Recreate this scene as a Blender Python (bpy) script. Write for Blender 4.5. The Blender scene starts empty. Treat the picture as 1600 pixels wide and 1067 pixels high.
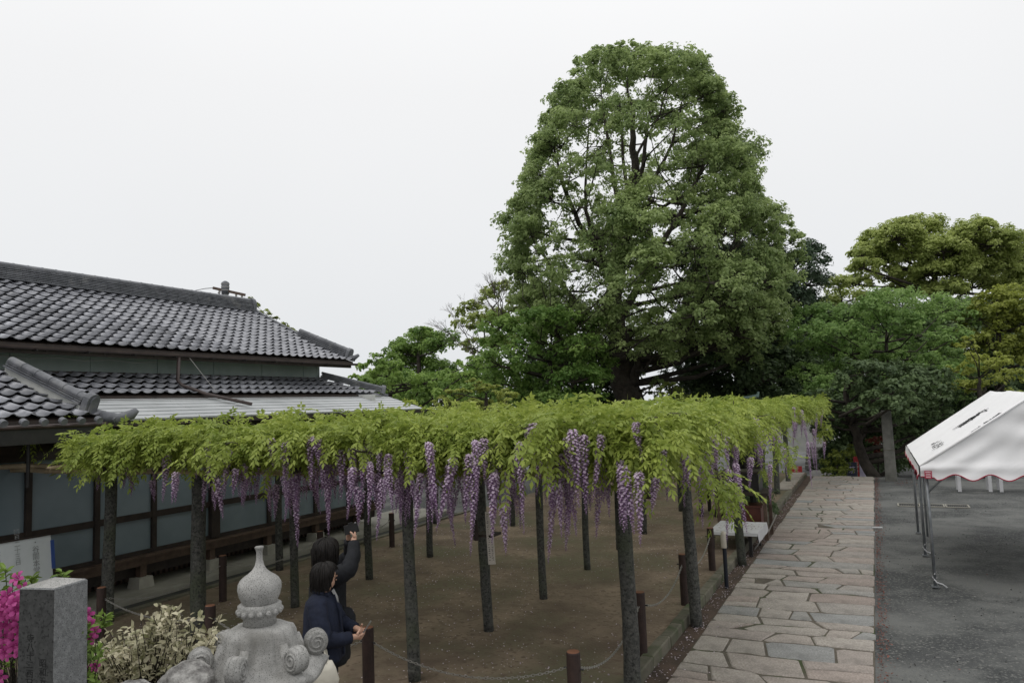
import bpy, bmesh, math, random
import numpy as np
from mathutils import Vector, Matrix, Euler

random.seed(7)
rng = np.random.default_rng(7)
SC = bpy.context.scene
COL = SC.collection
R = math.radians

# ------------------------------------------------------------------ camera
F_PX, EYE = 1150.0, 3.0
CAM_ROT = Matrix(((0.8972164803, 0.0697767700, 0.4360433347),
                  (0.4401337794, -0.0611513304, -0.8958475155),
                  (-0.0358447160, 0.9956865557, -0.0855770949)))
cam_d = bpy.data.cameras.new('camera')
cam = bpy.data.objects.new('camera', cam_d)
COL.objects.link(cam)
cam.location = (0, 0, EYE)
cam.rotation_euler = CAM_ROT.to_euler()
cam_d.sensor_width = 36.0
cam_d.lens = 36.0 * F_PX / 1600.0
cam_d.clip_end = 3000
SC.camera = cam

# ------------------------------------------------------------------ sky, sun, exposure
SUN_EL, SUN_AZ = R(62), R(200)
w = bpy.data.worlds.new('World'); SC.world = w; w.use_nodes = True
nt = w.node_tree; nt.nodes.clear()
sky = nt.nodes.new('ShaderNodeTexSky'); sky.sky_type = 'NISHITA'; sky.sun_disc = False
sky.sun_elevation = SUN_EL; sky.sun_rotation = SUN_AZ
sky.air_density = 1.0; sky.dust_density = 4.0
hs = nt.nodes.new('ShaderNodeHueSaturation'); hs.inputs['Saturation'].default_value = 0.12
bg1 = nt.nodes.new('ShaderNodeBackground'); bg1.inputs['Strength'].default_value = 0.05
# cloud deck: even, a little thinner-lit low down, faint soft structure
tc = nt.nodes.new('ShaderNodeTexCoord')
sep = nt.nodes.new('ShaderNodeSeparateXYZ')
rmp = nt.nodes.new('ShaderNodeValToRGB')
rmp.color_ramp.elements[0].position = 0.0; rmp.color_ramp.elements[0].color = (0.845, 0.87, 0.895, 1)
rmp.color_ramp.elements[1].position = 0.40; rmp.color_ramp.elements[1].color = (0.985, 0.99, 1.0, 1)
e_ = rmp.color_ramp.elements.new(1.0); e_.color = (1.38, 1.38, 1.38, 1)
nz = nt.nodes.new('ShaderNodeTexNoise'); nz.inputs['Scale'].default_value = 1.6; nz.inputs['Detail'].default_value = 3
mr = nt.nodes.new('ShaderNodeMapRange'); mr.inputs['To Min'].default_value = 0.95; mr.inputs['To Max'].default_value = 1.03
mul = nt.nodes.new('ShaderNodeMixRGB'); mul.blend_type = 'MULTIPLY'; mul.inputs['Fac'].default_value = 1
bg2 = nt.nodes.new('ShaderNodeBackground'); bg2.inputs['Strength'].default_value = 1.0
mixs = nt.nodes.new('ShaderNodeMixShader'); mixs.inputs['Fac'].default_value = 0.9
wo = nt.nodes.new('ShaderNodeOutputWorld')
L = nt.links.new
L(sky.outputs[0], hs.inputs['Color']); L(hs.outputs[0], bg1.inputs['Color'])
L(tc.outputs['Generated'], sep.inputs[0]); L(sep.outputs['Z'], rmp.inputs[0])
L(tc.outputs['Generated'], nz.inputs['Vector']); L(nz.outputs[0], mr.inputs['Value'])
L(rmp.outputs[0], mul.inputs[1]); L(mr.outputs[0], mul.inputs[2]); L(mul.outputs[0], bg2.inputs['Color'])
L(bg1.outputs[0], mixs.inputs[1]); L(bg2.outputs[0], mixs.inputs[2]); L(mixs.outputs[0], wo.inputs[0])

sun_d = bpy.data.lights.new('sun', 'SUN'); sun_d.energy = 0.55; sun_d.angle = R(25); sun_d.color = (1, 0.97, 0.93)
sun = bpy.data.objects.new('sun', sun_d); COL.objects.link(sun)
sdir = Vector((math.sin(SUN_AZ) * math.cos(SUN_EL), math.cos(SUN_AZ) * math.cos(SUN_EL), math.sin(SUN_EL)))
sun.rotation_euler = sdir.to_track_quat('Z', 'Y').to_euler()
SC.view_settings.view_transform = 'Standard'; SC.view_settings.look = 'None'
SC.view_settings.exposure = 0.0; SC.view_settings.gamma = 1.0
SC.cycles.max_bounces = 8; SC.cycles.diffuse_bounces = 6; SC.cycles.transmission_bounces = 6
SC.cycles.glossy_bounces = 2

# ------------------------------------------------------------------ measuring helpers (pixel of the 1600 px photo -> world)
CAM = np.array([0, 0, EYE]); RM = np.array([list(r) for r in CAM_ROT])
def ray(px, py): return RM @ np.array([(px - 800) / F_PX, -(py - 533.5) / F_PX, -1.0])
def at(px, py, d): return Vector(CAM + ray(px, py) * d)
def atz(px, py, z=0.0):
    r = ray(px, py); return Vector(CAM + r * ((z - EYE) / r[2]))
def atx(px, py, x):
    r = ray(px, py); return Vector(CAM + r * (x / r[0]))
def aty(px, py, y):
    r = ray(px, py); return Vector(CAM + r * (y / r[1]))

# ------------------------------------------------------------------ materials
MATS = {}
def nodes_of(name):
    m = bpy.data.materials.new(name); m.use_nodes = True
    n = m.node_tree; b = n.nodes['Principled BSDF']
    MATS[name] = m
    return m, n, b
def mat(name, c1, c2=None, scale=4.0, rough=0.7, detail=6, bump=0.0, bscale=None, spec=0.4, metal=0.0, obj_rand=0.0, spot=None, spot_scale=60, coord='Object', lo=0.35, hi=0.65, stain=None):
    """two-tone noise material; spot = colour of fine speckles; obj_rand = brightness change from piece to piece; stain = (colour, scale, lo, hi)"""
    m, n, b = nodes_of(name); lk = n.links.new
    c2 = c2 or c1
    tcn = n.nodes.new('ShaderNodeTexCoord'); vec = tcn.outputs[coord]
    if coord == 'Object' and obj_rand:
        oi = n.nodes.new('ShaderNodeObjectInfo'); ad = n.nodes.new('ShaderNodeVectorMath'); ad.operation = 'ADD'
        sc = n.nodes.new('ShaderNodeVectorMath'); sc.operation = 'SCALE'; sc.inputs['Scale'].default_value = 37
        cx = n.nodes.new('ShaderNodeCombineXYZ'); lk(oi.outputs['Random'], cx.inputs[0]); lk(oi.outputs['Random'], cx.inputs[1])
        lk(cx.outputs[0], sc.inputs[0]); lk(vec, ad.inputs[0]); lk(sc.outputs[0], ad.inputs[1]); vec = ad.outputs[0]
    nn = n.nodes.new('ShaderNodeTexNoise'); nn.inputs['Scale'].default_value = scale; nn.inputs['Detail'].default_value = detail
    nn.inputs['Roughness'].default_value = 0.65
    lk(vec, nn.inputs['Vector'])
    rp = n.nodes.new('ShaderNodeValToRGB')
    rp.color_ramp.elements[0].position = lo; rp.color_ramp.elements[0].color = (*c1, 1)
    rp.color_ramp.elements[1].position = hi; rp.color_ramp.elements[1].color = (*c2, 1)
    lk(nn.outputs[0], rp.inputs[0]); out = rp.outputs[0]
    def mixin(col, fac_out, a):
        mx = n.nodes.new('ShaderNodeMixRGB'); mx.inputs[2].default_value = (*col, 1)
        lk(a, mx.inputs[1]); lk(fac_out, mx.inputs[0]); return mx.outputs[0]
    if stain:
        s2 = n.nodes.new('ShaderNodeTexNoise'); s2.inputs['Scale'].default_value = stain[1]; s2.inputs['Detail'].default_value = 5
        lk(vec, s2.inputs['Vector']); q = n.nodes.new('ShaderNodeMapRange')
        q.inputs['From Min'].default_value = stain[2]; q.inputs['From Max'].default_value = stain[3]
        lk(s2.outputs[0], q.inputs['Value']); out = mixin(stain[0], q.outputs[0], out)
    if spot:
        s3 = n.nodes.new('ShaderNodeTexNoise'); s3.inputs['Scale'].default_value = spot_scale; s3.inputs['Detail'].default_value = 2
        lk(vec, s3.inputs['Vector']); q = n.nodes.new('ShaderNodeMapRange')
        q.inputs['From Min'].default_value = 0.55; q.inputs['From Max'].default_value = 0.66
        lk(s3.outputs[0], q.inputs['Value']); out = mixin(spot, q.outputs[0], out)
    if obj_rand:
        oi2 = n.nodes.new('ShaderNodeObjectInfo'); q = n.nodes.new('ShaderNodeMapRange')
        q.inputs['To Min'].default_value = 1 - obj_rand; q.inputs['To Max'].default_value = 1 + obj_rand
        lk(oi2.outputs['Random'], q.inputs['Value'])
        mx = n.nodes.new('ShaderNodeVectorMath'); mx.operation = 'SCALE'
        lk(out, mx.inputs[0]); lk(q.outputs[0], mx.inputs['Scale']); out = mx.outputs[0]
    lk(out, b.inputs['Base Color'])
    b.inputs['Roughness'].default_value = rough; b.inputs['Metallic'].default_value = metal
    b.inputs['Specular IOR Level'].default_value = spec
    if bump:
        bn = n.nodes.new('ShaderNodeTexNoise'); bn.inputs['Scale'].default_value = bscale or scale * 6; bn.inputs['Detail'].default_value = 6
        lk(vec, bn.inputs['Vector']); bp = n.nodes.new('ShaderNodeBump'); bp.inputs['Strength'].default_value = bump
        bp.inputs['Distance'].default_value = 0.02
        lk(bn.outputs[0], bp.inputs['Height']); lk(bp.outputs[0], b.inputs['Normal'])
    return m
def leaf_mat(name, dark, light, trans=0.35, rough=0.5, spec=0.3):
    m, n, b = nodes_of(name); lk = n.links.new
    a = n.nodes.new('ShaderNodeAttribute'); a.attribute_name = 'tint'
    rp = n.nodes.new('ShaderNodeValToRGB')
    rp.color_ramp.elements[0].color = (*dark, 1); rp.color_ramp.elements[1].color = (*light, 1)
    lk(a.outputs['Fac'], rp.inputs[0]); lk(rp.outputs[0], b.inputs['Base Color'])
    b.inputs['Roughness'].default_value = rough; b.inputs['Specular IOR Level'].default_value = spec
    t = n.nodes.new('ShaderNodeBsdfTranslucent'); lk(rp.outputs[0], t.inputs['Color'])
    mx = n.nodes.new('ShaderNodeMixShader'); mx.inputs[0].default_value = trans
    o = n.nodes['Material Output']
    lk(b.outputs[0], mx.inputs[1]); lk(t.outputs[0], mx.inputs[2]); lk(mx.outputs[0], o.inputs[0])
    return m

mat('plaza', (0.050, 0.053, 0.053), (0.135, 0.138, 0.132), 0.42, 0.9, 9, 0.6, 45, coord='Object', spot=(0.15, 0.15, 0.14), spot_scale=30, lo=0.43, hi=0.57, stain=((0.055, 0.057, 0.058), 0.8, 0.52, 0.72))
mat('earth', (0.12, 0.088, 0.062), (0.265, 0.205, 0.148), 1.1, 0.95, 9, 0.6, 30, spot=(0.135, 0.098, 0.07), spot_scale=13, stain=((0.135, 0.125, 0.075), 0.5, 0.48, 0.62))
mat('strip_earth', (0.05, 0.037, 0.028), (0.11, 0.075, 0.055), 3, 0.95, 8, 0.5, 40)
mat('joint', (0.075, 0.065, 0.05), (0.13, 0.112, 0.088), 5, 0.95, 6, 0.3, stain=((0.045, 0.06, 0.02), 1.5, 0.5, 0.65))
mat('kerb_stone', (0.10, 0.098, 0.068), (0.17, 0.155, 0.12), 5, 0.85, 6, 0.3, obj_rand=0.18, stain=((0.06, 0.075, 0.035), 2.5, 0.52, 0.68))
mat('concrete', (0.27, 0.26, 0.225), (0.37, 0.355, 0.31), 2.2, 0.85, 7, 0.2)
mat('drain_stone', (0.035, 0.037, 0.036), (0.075, 0.075, 0.07), 2.5, 0.8, 6, 0.3)
mat('roof_tile', (0.17, 0.175, 0.195), (0.30, 0.305, 0.33), 5, 0.36, 5, 0.1, obj_rand=0.33, spec=0.6)
mat('roof_tile_mass', (0.15, 0.155, 0.175), (0.33, 0.335, 0.36), 3.4, 0.36, 5, 0.1, spec=0.6)
mat('ridge_tile', (0.085, 0.09, 0.10), (0.17, 0.175, 0.19), 5, 0.5, 6, 0.15, stain=((0.21, 0.21, 0.21), 3.0, 0.56, 0.72))
mat('sheet_metal', (0.40, 0.415, 0.42), (0.50, 0.515, 0.52), 1.5, 0.45, 4, 0.02, spec=0.5)
mat('plaster_green', (0.26, 0.31, 0.30), (0.32, 0.37, 0.36), 2, 0.85)
mat('plaster_white', (0.42, 0.43, 0.41), (0.55, 0.55, 0.52), 3, 0.8)
mat('wood_dark', (0.018, 0.013, 0.011), (0.04, 0.028, 0.022), 6, 0.6, 6, 0.15)
mat('wood_brown', (0.065, 0.042, 0.03), (0.12, 0.08, 0.058), 5, 0.65, 6, 0.2)
mat('black_metal', (0.012, 0.012, 0.013), (0.024, 0.022, 0.022), 8, 0.4)
mat('copper_pipe', (0.045, 0.032, 0.03), (0.075, 0.055, 0.05), 4, 0.45)
mat('frosted_glass', (0.14, 0.185, 0.21), (0.19, 0.24, 0.265), 0.9, 0.22, 3, 0.0, spec=0.6, coord='Object')
mat('post_stone', (0.038, 0.04, 0.037), (0.118, 0.116, 0.105), 24, 0.95, 10, 1.0, 45, obj_rand=0.18, stain=((0.06, 0.072, 0.042), 1.7, 0.5, 0.72), spot=(0.03, 0.03, 0.028), spot_scale=35, lo=0.36, hi=0.68)
mat('bamboo', (0.27, 0.20, 0.12), (0.40, 0.32, 0.21), 3, 0.5, 5)
mat('vine_bark', (0.035, 0.028, 0.022), (0.09, 0.075, 0.06), 12, 0.9, 6, 0.6)
mat('bark', (0.022, 0.018, 0.014), (0.06, 0.05, 0.04), 5, 0.95, 7, 0.8)
mat('bark_grey', (0.10, 0.085, 0.075), (0.19, 0.17, 0.15), 5, 0.95, 6, 0.4)
mat('granite_light', (0.27, 0.267, 0.255), (0.42, 0.412, 0.395), 9, 0.8, 8, 0.25, 70, spot=(0.13, 0.13, 0.12), spot_scale=165, stain=((0.17, 0.165, 0.15), 3.5, 0.52, 0.75))
mat('granite_grey', (0.13, 0.135, 0.135), (0.23, 0.235, 0.235), 40, 0.55, 6, 0.2, 120, spot=(0.07, 0.07, 0.075), spot_scale=190)
mat('granite_shaded', (0.045, 0.046, 0.045), (0.075, 0.076, 0.074), 30, 0.7, 5, 0.05, spec=0.15, spot=(0.03, 0.03, 0.03), spot_scale=70)
mat('engraving', (0.012, 0.012, 0.012), None, 4, 0.9)
mat('rock', (0.10, 0.095, 0.09), (0.42, 0.41, 0.39), 14, 0.9, 8, 0.8, 50)
mat('bollard_wood', (0.022, 0.013, 0.011), (0.045, 0.026, 0.021), 9, 0.7, 6, 0.2)
mat('bollard_top', (0.13, 0.055, 0.03), (0.22, 0.10, 0.055), 8, 0.8)
mat('steel', (0.30, 0.29, 0.27), (0.42, 0.41, 0.39), 20, 0.4, metal=0.6)
mat('tent_steel', (0.15, 0.16, 0.17), (0.24, 0.25, 0.26), 10, 0.4, metal=0.4)
mat('tent_fabric', (0.83, 0.825, 0.83), (0.89, 0.885, 0.89), 1.2, 0.6, 5, 0.2, 6)
mat('red_trim', (0.32, 0.015, 0.04), None, 4, 0.6)
mat('red_label', (0.30, 0.012, 0.045), (0.40, 0.03, 0.06), 20, 0.6)
mat('ink', (0.03, 0.03, 0.032), None, 4, 0.7)
mat('ink_faint', (0.13, 0.135, 0.14), (0.36, 0.37, 0.37), 30, 0.7)
mat('white_board', (0.50, 0.54, 0.55), (0.57, 0.60, 0.61), 2, 0.3)
mat('blue_plastic', (0.03, 0.07, 0.25), None, 4, 0.4)
mat('white_cloth', (0.45, 0.45, 0.46), (0.54, 0.54, 0.55), 3, 0.7, 5, 0.1)
mat('cream_cloth', (0.52, 0.49, 0.41), (0.63, 0.60, 0.52), 4, 0.8, 5, 0.3, 18)
mat('ivory_plastic', (0.45, 0.41, 0.34), (0.55, 0.51, 0.43), 4, 0.4)
mat('navy_metal', (0.008, 0.011, 0.02), None, 4, 0.4)
mat('red_paint', (0.30, 0.02, 0.025), (0.36, 0.03, 0.03), 6, 0.5)
mat('navy_board', (0.025, 0.03, 0.055), (0.04, 0.045, 0.07), 6, 0.6)
mat('print_white', (0.55, 0.50, 0.45), None, 4, 0.6)
mat('lilac_cloth', (0.42, 0.38, 0.52), (0.6, 0.57, 0.66), 5, 0.7)
mat('cabinet_red', (0.075, 0.022, 0.015), (0.11, 0.035, 0.024), 6, 0.5)
mat('skin', (0.50, 0.30, 0.21), (0.55, 0.34, 0.25), 5, 0.5)
mat('hair', (0.005, 0.004, 0.0035), (0.014, 0.011, 0.009), 60, 0.5, 3, 0.3, 120, spec=0.25)
mat('coat_navy', (0.006, 0.009, 0.022), (0.011, 0.016, 0.036), 10, 0.85, 5, 0.4, 25)
mat('coat_black', (0.006, 0.007, 0.009), (0.012, 0.013, 0.017), 10, 0.85, 5, 0.4, 25)
mat('trousers_black', (0.006, 0.006, 0.007), (0.01, 0.01, 0.012), 10, 0.9)
mat('shirt_grey', (0.3, 0.3, 0.3), None, 4, 0.9)
mat('camera_black', (0.01, 0.01, 0.01), (0.02, 0.02, 0.02), 30, 0.4)
mat('silver', (0.5, 0.5, 0.5), None, 4, 0.3, metal=0.8)
mat('mound_soil', (0.035, 0.027, 0.02), (0.07, 0.055, 0.04), 6, 0.95, 7, 0.5)
mat('grate', (0.045, 0.045, 0.045), (0.11, 0.11, 0.105), 12, 0.6)
mat('verdigris', (0.22, 0.34, 0.30), (0.30, 0.40, 0.37), 8, 0.6)
mat('pillar_stone', (0.09, 0.09, 0.08), (0.17, 0.167, 0.15), 3, 0.9, 8, 0.4)
mat('step_stone', (0.17, 0.165, 0.15), (0.25, 0.245, 0.225), 4, 0.85, 6, 0.3)
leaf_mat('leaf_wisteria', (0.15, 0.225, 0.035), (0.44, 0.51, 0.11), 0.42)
leaf_mat('leaf_camphor', (0.155, 0.23, 0.085), (0.43, 0.525, 0.215), 0.52)
leaf_mat('leaf_camphor_olive', (0.20, 0.26, 0.06), (0.50, 0.57, 0.19), 0.5)
leaf_mat('leaf_dark', (0.05, 0.085, 0.038), (0.17, 0.24, 0.10), 0.35)
leaf_mat('leaf_conifer', (0.035, 0.065, 0.036), (0.11, 0.16, 0.085), 0.2)
leaf_mat('leaf_maple', (0.12, 0.22, 0.05), (0.35, 0.49, 0.13), 0.52)
leaf_mat('leaf_maple_yellow', (0.15, 0.19, 0.035), (0.36, 0.41, 0.10), 0.42)
leaf_mat('leaf_olive', (0.17, 0.205, 0.035), (0.40, 0.45, 0.095), 0.46)
leaf_mat('leaf_cherry', (0.145, 0.26, 0.075), (0.37, 0.52, 0.17), 0.52)
leaf_mat('leaf_cream', (0.17, 0.18, 0.07), (0.74, 0.68, 0.50), 0.25)
leaf_mat('leaf_azalea', (0.08, 0.14, 0.025), (0.26, 0.38, 0.08), 0.3)
leaf_mat('leaf_red', (0.14, 0.03, 0.02), (0.24, 0.06, 0.04), 0.3)
leaf_mat('floret', (0.19, 0.075, 0.225), (0.82, 0.69, 0.82), 0.4, 0.6)
leaf_mat('petal', (0.40, 0.32, 0.40), (0.70, 0.62, 0.66), 0.2)
leaf_mat('azalea_petal', (0.30, 0.02, 0.15), (0.66, 0.13, 0.40), 0.35, 0.5)
leaf_mat('dead_leaf', (0.08, 0.03, 0.022), (0.24, 0.085, 0.06), 0.1)
leaf_mat('pebble', (0.05, 0.05, 0.05), (0.26, 0.26, 0.25), 0.0, 0.9)
def stone_mat():
    m, n, b = nodes_of('paving_stone'); lk = n.links.new
    oi = n.nodes.new('ShaderNodeObjectInfo'); rp = n.nodes.new('ShaderNodeValToRGB'); e = rp.color_ramp
    cols = [(0.0, (0.27, 0.28, 0.28)), (0.14, (0.31, 0.295, 0.27)), (0.42, (0.355, 0.30, 0.265)), (0.6, (0.34, 0.31, 0.275)), (0.8, (0.39, 0.355, 0.315)), (1.0, (0.31, 0.26, 0.23))]
    e.elements[0].position = 0; e.elements[0].color = (*cols[0][1], 1); e.elements[1].position = 1; e.elements[1].color = (*cols[-1][1], 1)
    for p, c in cols[1:-1]:
        q = e.elements.new(p); q.color = (*c, 1)
    lk(oi.outputs['Random'], rp.inputs[0])
    t = n.nodes.new('ShaderNodeTexCoord')
    def noise(s, d=6):
        x = n.nodes.new('ShaderNodeTexNoise'); x.inputs['Scale'].default_value = s; x.inputs['Detail'].default_value = d; x.inputs['Roughness'].default_value = 0.7
        lk(t.outputs['Object'], x.inputs['Vector']); return x
    def rng_(x, a, b_, c, d):
        q = n.nodes.new('ShaderNodeMapRange'); q.inputs['From Min'].default_value = a; q.inputs['From Max'].default_value = b_
        q.inputs['To Min'].default_value = c; q.inputs['To Max'].default_value = d; lk(x.outputs[0], q.inputs['Value']); return q
    def mulc(a, f):
        q = n.nodes.new('ShaderNodeVectorMath'); q.operation = 'SCALE'; lk(a, q.inputs[0]); lk(f.outputs[0], q.inputs['Scale']); return q.outputs[0]
    c = mulc(rp.outputs[0], rng_(noise(48, 5), 0.3, 0.7, 0.6, 1.3))
    c = mulc(c, rng_(noise(3.2), 0.35, 0.7, 1.12, 0.74))
    c = mulc(c, rng_(noise(1.3, 8), 0.56, 0.72, 1.0, 0.6))
    lk(c, b.inputs['Base Color']); b.inputs['Roughness'].default_value = 0.8; b.inputs['Specular IOR Level'].default_value = 0.35
    bp = n.nodes.new('ShaderNodeBump'); bp.inputs['Strength'].default_value = 0.7; bp.inputs['Distance'].default_value = 0.012
    lk(noise(26, 8).outputs[0], bp.inputs['Height']); lk(bp.outputs[0], b.inputs['Normal'])
stone_mat()

# ------------------------------------------------------------------ mesh helpers
class MB:
    def __init__(s): s.v = []; s.f = []; s.mi = []; s.cur = 0
    def add(s, vs, fs):
        o = len(s.v); s.v += [tuple(x) for x in vs]; s.f += [tuple(i + o for i in f) for f in fs]; s.mi += [s.cur] * len(fs)
        return s
    def box(s, c, size, rot=None, taper=1.0):
        hx, hy, hz = size[0] / 2, size[1] / 2, size[2] / 2
        vs = []
        for z, k in ((-hz, 1), (hz, taper)):
            vs += [Vector((-hx * k, -hy * k, z)), Vector((hx * k, -hy * k, z)), Vector((hx * k, hy * k, z)), Vector((-hx * k, hy * k, z))]
        if rot is not None: vs = [rot @ q for q in vs]
        c = Vector(c)
        return s.add([q + c for q in vs], [(0, 3, 2, 1), (4, 5, 6, 7), (0, 1, 5, 4), (1, 2, 6, 5), (2, 3, 7, 6), (3, 0, 4, 7)])
    def box2(s, a, b):
        return s.box([(a[i] + b[i]) / 2 for i in range(3)], [abs(b[i] - a[i]) for i in range(3)])
    def bar(s, p0, p1, wd, ht):
        p0, p1 = Vector(p0), Vector(p1); d = p1 - p0
        return s.box((p0 + p1) / 2, (d.length, wd, ht), d.to_track_quat('X', 'Z').to_matrix())
    def tube(s, pts, rad, n=8, cap=True):
        pts = [Vector(p) for p in pts]
        if not hasattr(rad, '__len__'): rad = [rad] * len(pts)
        o = len(s.v); ref = None
        for i, p in enumerate(pts):
            t = (pts[min(i + 1, len(pts) - 1)] - pts[max(i - 1, 0)])
            if t.length < 1e-9: t = Vector((0, 0, 1))
            t.normalize()
            if ref is None:
                ref = Vector((1, 0, 0)) if abs(t.x) < 0.8 else Vector((0, 1, 0))
            a = (ref - t * ref.dot(t)).normalized(); ref = a; b = t.cross(a)
            for k in range(n):
                th = 2 * math.pi * k / n
                s.v.append(tuple(p + (a * math.cos(th) + b * math.sin(th)) * rad[i]))
        for i in range(len(pts) - 1):
            for k in range(n):
                s.f.append((o + i * n + k, o + i * n + (k + 1) % n, o + (i + 1) * n + (k + 1) % n, o + (i + 1) * n + k)); s.mi.append(s.cur)
        if cap:
            s.f.append(tuple(o + k for k in reversed(range(n)))); s.mi.append(s.cur)
            s.f.append(tuple(o + (len(pts) - 1) * n + k for k in range(n))); s.mi.append(s.cur)
        return s
    def lathe(s, prof, n=24, c=(0, 0, 0)):
        return s.tube_rings([[(c[0] + r * math.cos(2 * math.pi * k / n), c[1] + r * math.sin(2 * math.pi * k / n), c[2] + z) for k in range(n)] for r, z in prof])
    def tube_rings(s, rings, cap=True, close=True):
        n = len(rings[0]); o = len(s.v)
        for r_ in rings: s.v += [tuple(p) for p in r_]
        for i in range(len(rings) - 1):
            for k in range(n if close else n - 1):
                s.f.append((o + i * n + k, o + i * n + (k + 1) % n, o + (i + 1) * n + (k + 1) % n, o + (i + 1) * n + k)); s.mi.append(s.cur)
        if cap and close:
            s.f.append(tuple(o + k for k in reversed(range(n)))); s.mi.append(s.cur)
            s.f.append(tuple(o + (len(rings) - 1) * n + k for k in range(n))); s.mi.append(s.cur)
        return s
    def grid(s, fn, nu, nv):
        o = len(s.v)
        for j in range(nv + 1):
            for i in range(nu + 1): s.v.append(tuple(fn(i / nu, j / nv)))
        for j in range(nv):
            for i in range(nu):
                a = o + j * (nu + 1) + i; s.f.append((a, a + 1, a + nu + 2, a + nu + 1)); s.mi.append(s.cur)
        return s
    def build(s, name, m, parent=None, smooth=False, local=False):
        me = bpy.data.meshes.new(name); me.from_pydata(s.v, [], s.f)
        ms = m if isinstance(m, (list, tuple)) else [m]
        for q in ms: me.materials.append(MATS[q])
        if len(ms) > 1: me.polygons.foreach_set('material_index', s.mi)
        if smooth: me.polygons.foreach_set('use_smooth', [True] * len(me.polygons))
        me.update()
        return link(name, me, parent, local)
def link(name, me, parent=None, local=False):
    o = bpy.data.objects.new(name, me); COL.objects.link(o)
    if parent is not None:
        o.parent = parent
        if not local and parent.type == 'EMPTY': o.matrix_parent_inverse = parent.matrix_basis.inverted()
    return o
def tag(o, label=None, cat=None, group=None, kind=None):
    if label: o['label'] = label
    if cat: o['category'] = cat
    if group: o['group'] = group
    if kind: o['kind'] = kind
    return o
def thing(name, label, cat, loc=(0, 0, 0), rz=0.0, group=None):
    o = bpy.data.objects.new(name, None); COL.objects.link(o); o.empty_display_size = 0.2
    o.location = loc; o.rotation_euler = (0, 0, rz)
    return tag(o, label, cat, group)
def copy_tree(o, parent=None):
    c = o.copy(); COL.objects.link(c); c.parent = parent
    for ch in list(o.children): copy_tree(ch, c)
    return c
def smoothstep(a, b, x):
    t = np.clip((x - a) / (b - a), 0, 1); return t * t * (3 - 2 * t)
def wob(x, y, s=1.0, k=0):
    """cheap smooth noise, about -1..1"""
    return (math.sin(x * 1.7 * s + 1.3 + k) * math.cos(y * 2.1 * s - 0.7 + 2 * k) + math.sin(x * 3.9 * s - y * 2.7 * s + 0.4 + 3 * k) * 0.6 + math.cos(x * 7.3 * s + y * 6.1 * s + k) * 0.35) / 1.95
def np_mesh(name, V, Fq, tint, m, parent=None, local=False):
    """quads mesh from arrays; tint = one number per face"""
    me = bpy.data.meshes.new(name); nv, nf = len(V), len(Fq); k = Fq.shape[1]
    me.vertices.add(nv); me.vertices.foreach_set('co', np.ascontiguousarray(V, dtype=np.float32).ravel())
    me.loops.add(nf * k); me.loops.foreach_set('vertex_index', np.ascontiguousarray(Fq, dtype=np.int32).ravel())
    me.polygons.add(nf); me.polygons.foreach_set('loop_start', np.arange(nf, dtype=np.int32) * k)
    me.polygons.foreach_set('loop_total', np.full(nf, k, dtype=np.int32))
    a = me.attributes.new('tint', 'FLOAT', 'FACE'); a.data.foreach_set('value', np.clip(tint, 0, 1).astype(np.float32))
    me.materials.append(MATS[m]); me.update(calc_edges=True)
    return link(name, me, parent, local)
def unit(a): return a / np.maximum(np.linalg.norm(a, axis=-1, keepdims=True), 1e-9)
def leaf_quads(P, N, size, aspect=0.55, droop=None):
    """diamond leaves: P centres, N normals, size array -> V, F"""
    n = len(P); a = unit(np.cross(N, rng.normal(size=(n, 3)))); b = np.cross(N, a)
    L_ = (size * 0.5)[:, None]; W_ = L_ * aspect
    fold = N * (L_ * 0.25)
    V = np.stack([P - a * L_, P + b * W_ + fold, P + a * L_, P - b * W_ + fold], 1).reshape(-1, 3)
    return V, np.arange(n * 4).reshape(n, 4)
CJK_CACHE = {}
def text_mesh(txt, size, name, m, parent, mw, ext=0.0):
    """flat lettering as a mesh; mw = matrix placing the text plane (x right, y up)"""
    cu = bpy.data.curves.new('lettering', 'FONT'); cu.body = txt; cu.size = size; cu.resolution_u = 2; cu.extrude = ext
    cu.align_x = 'CENTER'; cu.align_y = 'CENTER'; cu.space_line = 0.95
    o = bpy.data.objects.new('lettering', cu); COL.objects.link(o)
    dg = bpy.context.evaluated_depsgraph_get(); me = bpy.data.meshes.new_from_object(o.evaluated_get(dg))
    bpy.data.objects.remove(o); bpy.data.curves.remove(cu)
    me.transform(mw); me.materials.clear(); me.materials.append(MATS[m])
    return link(name, me, parent)

# ================================================================== SETTING
EZ = 0.10          # level of the earth bed under the trellis
def ground_z(x, y):
    d = smoothstep(29.35, 33.0, y)
    far = smoothstep(60, 140, y)
    return float(-1.75 * d - 14 * far)
xs = sorted(set([-260, -160, -90, -60, -40, -30, -24, -18, -14, -11, -8, -5, -2.2, -0.2, 2, 5, 9, 14, 20, 30, 45, 70, 120, 200]))
ys = sorted(set([-60, -30, -12, -4, 0, 4, 8, 12, 16, 20, 24, 27, 29.3, 29.6, 30, 30.5, 31, 31.5, 32, 32.5, 33, 36, 42, 50, 60, 70, 85, 100, 120, 140, 200, 300, 600]))
b = MB()
for y in ys:
    for x in xs: b.v.append((x, y, ground_z(x, y) - 0.02))
n_ = len(xs)
for j in range(len(ys) - 1):
    for i in range(n_ - 1): b.f.append((j * n_ + i, j * n_ + i + 1, (j + 1) * n_ + i + 1, (j + 1) * n_ + i)); b.mi.append(0)
tag(b.build('ground', 'plaza', smooth=True), 'dark grey gravel yard with damp patches', kind='structure')
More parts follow.
